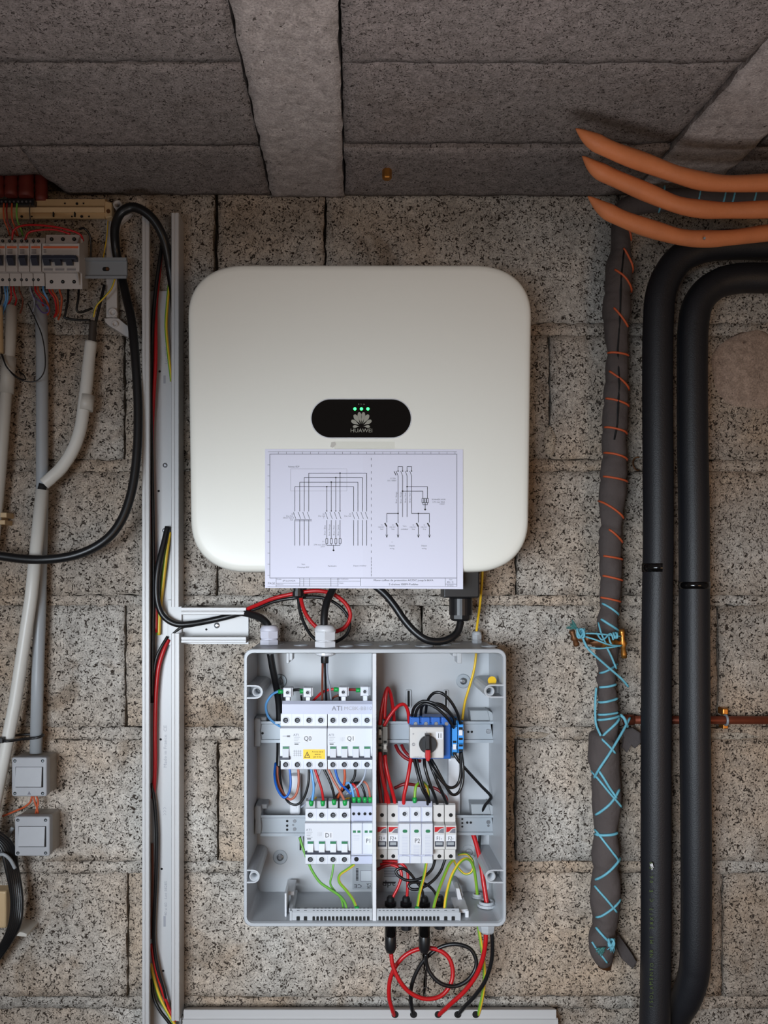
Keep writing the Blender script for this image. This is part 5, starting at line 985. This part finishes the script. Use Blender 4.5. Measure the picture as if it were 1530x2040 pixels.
def light_switch(u0, v0, u1, v1, label, tri):
    t = thing('light_switch', label, 'switch', P((u0 + u1) / 2, v1, 0)); w_ = u1 - u0; h = v1 - v0; d_ = .062
    mb = MB(); mb.box(u0 + 1, v0 + 1, u1 - 1, v1 - 1, .0, .052, .002, 4); mb.build('box', 'switch_side', t)
    mb = MB(); mb.box(u0, v0, u1, v1, .048, d_, .002, 4); mb.build('cover', 'switch_grey', t)
    mb = MB(); mb.box(u0 + w_ * .11, v0 + h * .24, u1 - w_ * .10, v0 + h * .765, d_ - .002, d_ + .0004, 0, 1); mb.build('rocker_gap', 'hole', t)
    a_, b_ = v0 + h * .25, v0 + h * .75
    mb = MB(); mb.profile(u0 + w_ * .13, u1 - w_ * .13, d_, [(a_, d_ - .002), (a_, d_ + .0010), (b_, d_ + .0045), (b_ + .5, d_ - .002)]); mb.build('rocker', 'switch_grey', t)
    for u in (u0 + w_ * .09, u1 - w_ * .12):
        for v in (v0 + h * .09, v1 - h * .08): mb = MB(); mb.disc(u, v, d_ + .0006, 3.2, .001, 12); mb.m = 1; mb.disc(u + .5, v + .3, d_ + .0009, 1.9, .001, 10); mb.build('screw', ['hole', 'steel_dark'], t)
    if tri: mb = MB(); c_ = (u0 + u1) / 2; mb.poly([(c_ - 3.5, v1 - 4), (c_, v1 - 11), (c_ + 3.5, v1 - 4)], d_ - .001, d_ + .0003); mb.build('triangle_mark', 'ink_soft', t)
light_switch(23, 1509, 93, 1587, 'upper weathered grey surface-mounted light switch at the conduit end', True); light_switch(29, 1627, 99, 1706, 'lower weathered grey surface-mounted light switch', False)
for k, p in enumerate((((64, 1584, .03), (60, 1598, .03), (48, 1608, .028), (30, 1616, .02), (5, 1626, .015)), ((66, 1584, .03), (70, 1600, .032), (74, 1610, .03), (76, 1622, .028)), ((72, 1584, .028), (76, 1598, .03), (73, 1612, .03), (70, 1624, .028)))):
    wire(['orange wire from the upper switch heading left behind the conduit', 'orange wire bowing between the two switches', 'second orange wire crossing between the two switches'][k], p, 4, 'cord_orange')
# bundle of black cables at the lower left edge
for k in range(6):
    o_ = k * 4.2
    cable('cable', ['innermost black cable of the bundle at the lower left photo edge', 'second black cable from the inside of the lower left bundle', 'third black cable from the inside of the lower left bundle', 'third black cable from the outside of the lower left bundle', 'second black cable from the outside of the lower left bundle', 'outermost black cable of the bundle, nearest the lower switch'][k], 'cable', [(-20, 1668 - o_, .05 + .004 * k), (2 + o_, 1690 - o_ * .4, .055), (14 + o_, 1735, .055 - .003 * k), (24 + o_ * .9, 1790, .05), (20 + o_ * .9, 1840, .045 + .003 * k), (4 + o_ * .7, 1880, .04), (-25, 1920 + o_, .035)], 8, 'cable_black', 'black cables bundled at the lower left')
cable('cable', 'grey cable rising from the black bundle beside the lower switch', 'cable', [(-12, 1722, .03), (4, 1690, .03), (18, 1662, .03), (26, 1648, .028)], 8, 'grey_plastic_dark')
cable('cable', 'grey cable arching over the top of the black bundle', 'cable', [(-10, 1706, .062), (6, 1702, .066), (20, 1712, .064), (30, 1730, .06)], 7, 'grey_plastic_dark')
mb = MB(); mb.poly([(24, 1853), (46, 1858), (54, 1861), (53, 1867), (42, 1866), (22, 1862)], .0, .05, .001); mb.build('cable_clip', 'conduit_pale', None, 'small white clip holding the black cable bundle to the wall', None, 'clip')
mb = MB(); mb.box(-90, 1776, 12, 1850, .0, .03, .003, 3); mb.build('junction_box', 'beige', None, 'cream junction box behind the black cables at the left edge', None, 'box')
# ================================================================ RIGHT: FORK, PIPES
fk = thing('hay_fork', 'wooden hay fork with three pointed curved tines at the upper right', 'fork', P(1560, 430, .2))
def tine(pts, wd, flat=1.0):
    q = smooth_path([P(*p) for p in pts], 8); n = len(q); rs = []
    for i in range(n):
        t_ = i / (n - 1); k = min(1, .06 + (t_ / .16) ** .8) if t_ < .16 else 1; rs.append(px(wd / 2, .25) * k * (1 + .05 * math.sin(t_ * 23)))
    mb = MB(); mb.tube(q, rs, 14, ref=(0, 0, 1)); return mb.build('tine', 'wood', fk)
tine([(1147, 256, .300), (1180, 280, .295), (1230, 304, .285), (1290, 326, .27), (1350, 348, .26), (1400, 361, .25), (1450, 366, .245), (1530, 364, .24), (1640, 360, .24)], 33)
tine([(1160, 311, .270), (1190, 338, .265), (1240, 362, .255), (1300, 388, .245), (1350, 408, .24), (1400, 417, .235), (1450, 419, .23), (1530, 417, .23), (1640, 412, .23)], 33)
tine([(1171, 391, .240), (1205, 418, .236), (1250, 440, .228), (1310, 460, .22), (1360, 473, .214), (1410, 476, .21), (1460, 473, .206), (1530, 464, .20), (1640, 452, .2)], 33)
mb = MB(); mb.tube([P(1640, 340, .24), P(1655, 405, .23), P(1645, 470, .2)], px(20), 12, ref=(1, 0, 0)); mb.build('crossbar', 'wood', fk)
mb = MB(); c = P(1403, 475, .225); mb.lathe((c.x, c.y, c.z), (0, -1, 0), [(.002, 0), (.0015, .002)], 8); mb.build('nail', 'steel', fk)
# black insulated pipes
def pipe(name, label, pts, wpx, m='foam_black', seams=()):
    t = thing(name, label, 'pipe', P(pts[-1][0], pts[-1][1], pts[-1][2])); q = smooth_path([P(*p) for p in pts], 10); r = px(wpx / 2, .07)
    mb = MB(); mb.tube(q, [r * (1 + .012 * noise.noise(Vector((i * .22, wpx, 0)))) for i in range(len(q))], 28, ref=(0, -1, 0)); mb.build('insulation', m, t)
    for (u, v, w_, h_) in seams:
        mb = MB(); mb.tube([P(u, v - h_ / 2, .07), P(u, v + h_ / 2, .07)], px(w_ / 2, .07), 28); mb.build('joint_tape', 'tape_black', t)
    return t
a1 = pipe('insulated_pipe', 'left of the two thick black foam-insulated pipes, running full height', [(1660, 488, .062), (1530, 487, .065), (1460, 487, .068), (1400, 494, .07), (1350, 520, .07), (1319, 575, .07), (1311, 650, .07), (1310, 800, .07), (1311, 950, .07), (1311, 1100, .07), (1308, 1300, .07), (1307, 1500, .07), (1307, 1700, .07), (1307, 1850, .072), (1305, 2000, .074), (1302, 2100, .076), (1300, 2200, .076)], 59, seams=((1309, 1131, 59, 17),))
mb = MB()
for k, ch in enumerate('ISOLAMENTO NR M1 28X13 C E 06-09'): mb.text(ch, 1297 + (k % 5) * .3, 2005 - k * 9.2, .1002, 7, rot=90)
mb.build('printed_marks', 'pipe_print', a1)
mb = MB(); mb.poly([(1295, 1722), (1300, 1719), (1302, 1728), (1299, 1734), (1297, 1728)], .096, .0985); mb.build('paint_chip', 'sticker', a1)
pipe('insulated_pipe', 'right of the two thick black foam-insulated pipes, with upper and lower bends', [(1660, 554, .070), (1530, 554, .07), (1470, 555, .07), (1425, 568, .07), (1393, 600, .07), (1381, 650, .07), (1379, 740, .07), (1380, 900, .07), (1382, 1000, .07), (1383, 1160, .07), (1384, 1400, .07), (1386, 1600, .07), (1387, 1750, .07), (1386, 1880, .068), (1382, 1940, .062), (1368, 1985, .05), (1350, 2015, .035), (1325, 2060, .018)], 59, seams=((1383, 1166, 60.5, 14),))
# horizontal wrapped pipe behind the tines
hp = thing('wrapped_ceiling_pipe', 'dark wrapped pipe tied with blue cord running level behind the fork tines', 'pipe', P(1400, 410, .03))
mb = MB(); mb.tube(smooth_path([P(*p) for p in ((1236, 440, .045), (1250, 415, .05), (1290, 402, .055), (1380, 396, .06), (1480, 394, .06), (1660, 392, .06))], 8), px(21), 16); mb.build('wrapping', 'foam', hp)
for k, u in enumerate((1318, 1390, 1440, 1458, 1500)):
    mb = MB(); c = P(u, 397, .058); mb.tube([(c.x + .004 * math.cos(a) + .004 * math.sin(a), c.y + px(22.5) * math.cos(a), c.z + px(22.5) * math.sin(a)) for a in [2 * math.pi * q / 16 for q in range(17)]], px(2), 6, ref=(1, 0, 0)); mb.build('cord', 'cord_blue', hp)
# vertical foam-wrapped pipe
EDG = [(425, 1222, 1254), (470, 1219, 1257), (500, 1217, 1255), (530, 1208, 1259), (570, 1206, 1257), (620, 1203, 1255), (675, 1205, 1249), (700, 1210, 1249), (740, 1206, 1251), (790, 1203, 1251), (840, 1201, 1250), (870, 1200, 1247), (905, 1201, 1247), (950, 1196, 1247), (985, 1195, 1247), (1020, 1194, 1241), (1048, 1199, 1236), (1060, 1193, 1238), (1110, 1194, 1238), (1150, 1196, 1238), (1190, 1194, 1236), (1214, 1197, 1234), (1235, 1189, 1230), (1258, 1193, 1230), (1290, 1187, 1230), (1320, 1188, 1228), (1340, 1192, 1226), (1352, 1189, 1228), (1366, 1192, 1226), (1382, 1190, 1229), (1398, 1191, 1228), (1414, 1189, 1230), (1430, 1188, 1230), (1455, 1187, 1229), (1464, 1183, 1229), (1472, 1173, 1231), (1510, 1172, 1233), (1540, 1180, 1234), (1580, 1181, 1237), (1620, 1181, 1233), (1650, 1185, 1229), (1662, 1184, 1230), (1700, 1180, 1234), (1730, 1181, 1232), (1770, 1178, 1234), (1800, 1177, 1233), (1830, 1182, 1230), (1850, 1178, 1228), (1870, 1172, 1226), (1895, 1176, 1224), (1915, 1187, 1222), (1926, 1196, 1216)]
def edge_at(v):
    for (a, l0, r0), (b, l1, r1) in zip(EDG, EDG[1:]):
        if a <= v <= b: t_ = (v - a) / (b - a); return l0 + (l1 - l0) * t_, r0 + (r1 - r0) * t_
    return EDG[0][1:] if v < EDG[0][0] else EDG[-1][1:]
DF = .045
fp_ = thing('wrapped_pipe', 'lumpy grey foam-wrapped vertical pipe bound with orange and blue cords', 'pipe', P(1205, 1930, 0))
pts, rs = [], []; v = 425
def lump(p): return Vector((noise.noise(p * 34) * .5, noise.noise(p * 34 + Vector((3, 3, 3))), 0)) * .0042
CIN = [585, 640, 708, 760, 804, 860, 910, 956, 1016, 1069, 1112, 1152, 1195, 1330, 1366, 1394, 1420, 1430, 1658, 1728, 1850]
while v <= 1926:
    l, r = edge_at(v); k_ = 1 - .085 * max([math.exp(-((v - c_) / 5.5) ** 2) for c_ in CIN]); pts.append(P((l + r) / 2, v, DF)); rs.append(px((r - l) / 2, DF) * k_ * 1.02); v += 3.5
mb = MB(); mb.tube(pts, rs, 24, ref=(0, -1, 0))
for i, p in enumerate(mb.v): mb.v[i] = p + lump(p) + Vector((0, 1, 0)) * .0012 * noise.noise(p * 110)
mb.build('foam_wrap', 'foam', fp_)
# open seam of the split foam, upper part
mb = MB(); sm = [(1236, 505), (1229, 560), (1228, 640), (1226, 700), (1226, 770), (1222, 850), (1218, 880)]
def surf(u, v, lift=.0014):
    l, r = edge_at(v); c, h = (l + r) / 2, (r - l) / 2; x = max(-1, min(1, (u - c) / h)); y = math.sqrt(max(0, 1 - x * x)); R_ = px(h, DF); p = P(c, v, DF); q = Vector((p.x + x * (R_ + lift), p.y - y * (R_ + lift), p.z)); return q + lump(q)
mb.tube([surf(u, v, .0002) for u, v in sm], px(1.8), 6); mb.build('seam', 'hole', fp_)
mb = MB(); mb.tube([P(1212, 1880, DF - .01), P(1204, 1928, DF - .01)], px(13), 12); mb.build('brown_end', 'brass_old', fp_)
mb = MB(); mb.poly([(1236, 1455), (1262, 1450), (1277, 1460), (1278, 1480), (1266, 1492), (1258, 1484), (1250, 1500), (1240, 1490), (1244, 1470)], .02, .028, .003); mb.build('torn_flap', 'foam', fp_)
mb = MB(); mb.poly([(1222, 1866), (1232, 1862), (1258, 1898), (1270, 1918), (1262, 1932), (1240, 1912)], .004, .02, .003); mb.build('torn_flap', 'foam', fp_)
def wrap_arc(mb, ua, va, ub, vb, w_, n=14, lift=.0010):
    pts = [surf(ua + (ub - ua) * k / n, va + (vb - va) * (k / n), lift) for k in range(n + 1)]; mb.tube(pts, px(w_ / 2), 7)
co = thing('orange_cord', 'orange cord wound in slanting turns around the upper wrapped pipe', 'cord', P(1225, 1200, .05))
for k, (ua, va, ub, vb) in enumerate(((1243, 455, 1256, 480), (1235, 503, 1259, 543), (1219, 545, 1256, 583), (1216, 620, 1244, 656), (1210, 705, 1248, 711), (1210, 743, 1250, 778), (1206, 796, 1248, 812), (1203, 853, 1247, 866), (1202, 903, 1247, 918), (1200, 951, 1246, 961), (1194, 998, 1237, 1034), (1208, 1056, 1238, 1082), (1198, 1108, 1238, 1115), (1199, 1147, 1238, 1157), (1196, 1190, 1236, 1199))):
    mb = MB(); wrap_arc(mb, ua, va, ub, vb, 4.2); mb.build('turn', 'cord_orange', co)
cb = thing('blue_cord', 'light blue cord crisscrossing down the lower wrapped pipe, knotted at the taps', 'cord', P(1205, 1900, .05))
BL = [(1198, 1202, 1234, 1226, 4.5), (1195, 1233, 1230, 1258, 5), (1193, 1340, 1226, 1322, 4.5), (1194, 1368, 1224, 1362, 4.8), (1191, 1398, 1226, 1390, 5), (1190, 1422, 1224, 1417, 4.5), (1189, 1433, 1228, 1424, 5), (1194, 1463, 1230, 1428, 5), (1186, 1462, 1216, 1494, 4.5), (1186, 1529, 1220, 1583, 5), (1178, 1536, 1231, 1604, 4.5), (1184, 1620, 1228, 1568, 5), (1185, 1660, 1226, 1655, 5.5), (1185, 1652, 1228, 1712, 4.5), (1183, 1748, 1230, 1705, 5), (1182, 1760, 1222, 1808, 4.5), (1184, 1822, 1230, 1786, 4.5), (1184, 1842, 1216, 1876, 5), (1176, 1870, 1204, 1908, 4)]
for (ua, va, ub, vb, w_) in BL: mb = MB(); wrap_arc(mb, ua, va, ub, vb, w_); mb.build('turn', 'cord_blue', cb)
def strand(pts, w_, m='cord_blue', parent=None, nm='strand', n=6):
    mb = MB(); mb.tube(smooth_path([P(*p) for p in pts], 5), px(w_ / 2), 7); return mb.build(nm, m, parent or cb)
strand([(1158, 1264, .080), (1170, 1290, .085), (1190, 1310, .086), (1215, 1332, .084), (1238, 1352, .080), (1252, 1368, .074)], 4.5)
strand([(1208, 1288, .075), (1218, 1308, .074), (1228, 1332, .070)], 4); strand([(1255, 1430, .045), (1240, 1458, .060), (1215, 1500, .074), (1195, 1530, .070), (1184, 1549, .055)], 5); strand([(1188, 1370, .060), (1186, 1400, .056), (1187, 1440, .06), (1197, 1466, .07)], 4.5)
strand([(1236, 1424, .05), (1244, 1432, .055), (1250, 1448, .05)], 6)
for p in (((1156, 1262, .075), (1180, 1262, .086), (1205, 1264, .088), (1236, 1268, .080)), ((1158, 1266, .075), (1185, 1274, .086), (1212, 1284, .088), (1236, 1287, .080)), ((1165, 1288, .075), (1190, 1292, .084), (1215, 1290, .086), (1238, 1286, .080)), ((1192, 1240, .074), (1198, 1262, .085), (1208, 1284, .085)), ((1188, 1260, .08), (1200, 1275, .088), (1216, 1262, .086), (1222, 1275, .086)), ((1212, 1265, .08), (1216, 1280, .085), (1224, 1290, .08))): strand(p, 3.4)
rn = random.Random(3)
for (u, v, s_) in ((1157, 1262, 9), (1226, 1266, 5), (1218, 1878, 7)):
    mb = MB(); pts = [P(u + s_ * math.cos(a * 2.3) * .8, v + s_ * math.sin(a * 3.1), .078 + .006 * math.sin(a * 1.7)) for a in [q * .35 for q in range(26)]]; mb.tube(smooth_path(pts, 3), px(2.2), 6); mb.build('knot', 'cord_blue', cb)
for (u, v, a0, L_, m_) in ((1150, 1252, 150, 22, 'cord_fray'), (1205, 1888, 215, 20, 'cord_fray'), (1222, 1880, 250, 18, 'cord_blue')):
    mb = MB()
    for k in range(22):
        a = math.radians(a0 + rn.uniform(-32, 32)); l_ = L_ * rn.uniform(.5, 1.05); e = (u + l_ * math.cos(a), v - l_ * math.sin(a)); d0 = .072; mb.tube([P(u + rn.uniform(-2, 2), v + rn.uniform(-2, 2), d0), P((u + e[0]) / 2 + rn.uniform(-2, 2), (v + e[1]) / 2 + rn.uniform(-2, 2), d0 + .002), P(e[0], e[1], d0 + rn.uniform(-.004, .004))], px(.7), 4)
    mb.build('frayed_end', m_, cb, None, 'stuff')
# brass taps tied to the pipe
def tap(label, u, v, s_, ang, m, L_):
    t = thing('tap', label, 'tap', P(u, v, .055)); c = P(u, v, .070); ax = Vector((s_, 0, .02)).normalized()
    mb = MB(); mb.lathe(c - ax * .034, ax, [(.006, 0), (.006, .010), (.009, .011), (.009, .017), (.0065, .018), (.0065, .024), (.0045, .026), (.0035, .034)], 14); mb.build('stem', m, t)
    a = math.radians(ang); dr = Vector((math.cos(a), -.1, math.sin(a))).normalized(); mb = MB(); e = c
    mb.tube([e - dr * L_, e - dr * L_ * .75, e - dr * L_ * .3, e, e + dr * L_ * .3, e + dr * L_ * .75, e + dr * L_], [.0042, .0050, .0036, .0068, .0036, .0050, .0042], 12); mb.build('handle', m, t); return t
tap('small tarnished brass tap with a cross handle, left of the wrapped pipe', 1144, 1271, -1, 110, 'brass_old', .0135); tap('brass tap with a long bar handle, right of the wrapped pipe', 1241, 1282, 1, 97, 'brass', .0235)
mb = MB(); a_ = P(1165, 1276, .065); b_ = P(1226, 1280, .065); mb.tube([a_, a_.lerp(b_, .2), a_.lerp(b_, .25), a_.lerp(b_, .75), a_.lerp(b_, .8), b_], [.006, .006, .0085, .0085, .006, .006], 12); mb.build('valve_body', 'brass_old', None, 'dark brass valve body between the two taps, wound in blue cord', None, 'valve')
# copper pipe with clip
cp = thing('copper_pipe', 'thin brown copper pipe running level behind the black pipes to the right edge', 'pipe', P(1400, 1445, 0)); mb = MB(); mb.tube([P(1243, 1434, .022), P(1400, 1434.5, .022), P(1700, 1435, .022)], px(8.2), 14); mb.build('pipe', 'copper', cp); mb = MB(); mb.tube([P(1243, 1434, .022), P(1262, 1434, .022)], px(10.5), 14); mb.build('elbow_end', 'copper', cp)
kc = thing('pipe_clip', 'small metal clip holding the copper pipe to the wall', 'clip', P(1448, 1448, .0)); mb = MB(); c = P(1446, 1434.5, .022)
mb.tube([(c.x, c.y + px(9.6) * math.cos(a), c.z + px(9.6) * math.sin(a)) for a in [2 * math.pi * q / 18 for q in range(19)]], px(2.6), 6, ref=(1, 0, 0)); mb.build('band', 'steel', kc)
mb = MB(); mb.box(1440, 1411, 1452, 1425, .0, .02, .002, 3); mb.box(1441, 1444, 1451, 1452, .0, .018, .001); mb.build('foot', 'brass', kc)
mb = MB(); c = P(1270, 924, .012); mb.tube([(c.x + px(9) * math.cos(a), c.y - .002 * math.sin(a * 2), c.z + px(13) * math.sin(a)) for a in [math.radians(70 + q * 14) for q in range(17)]], px(1.6), 6); mb.build('wire_hook', 'brass_old', None, 'small curved wire hook on the wall beside the left black pipe', None, 'hook')
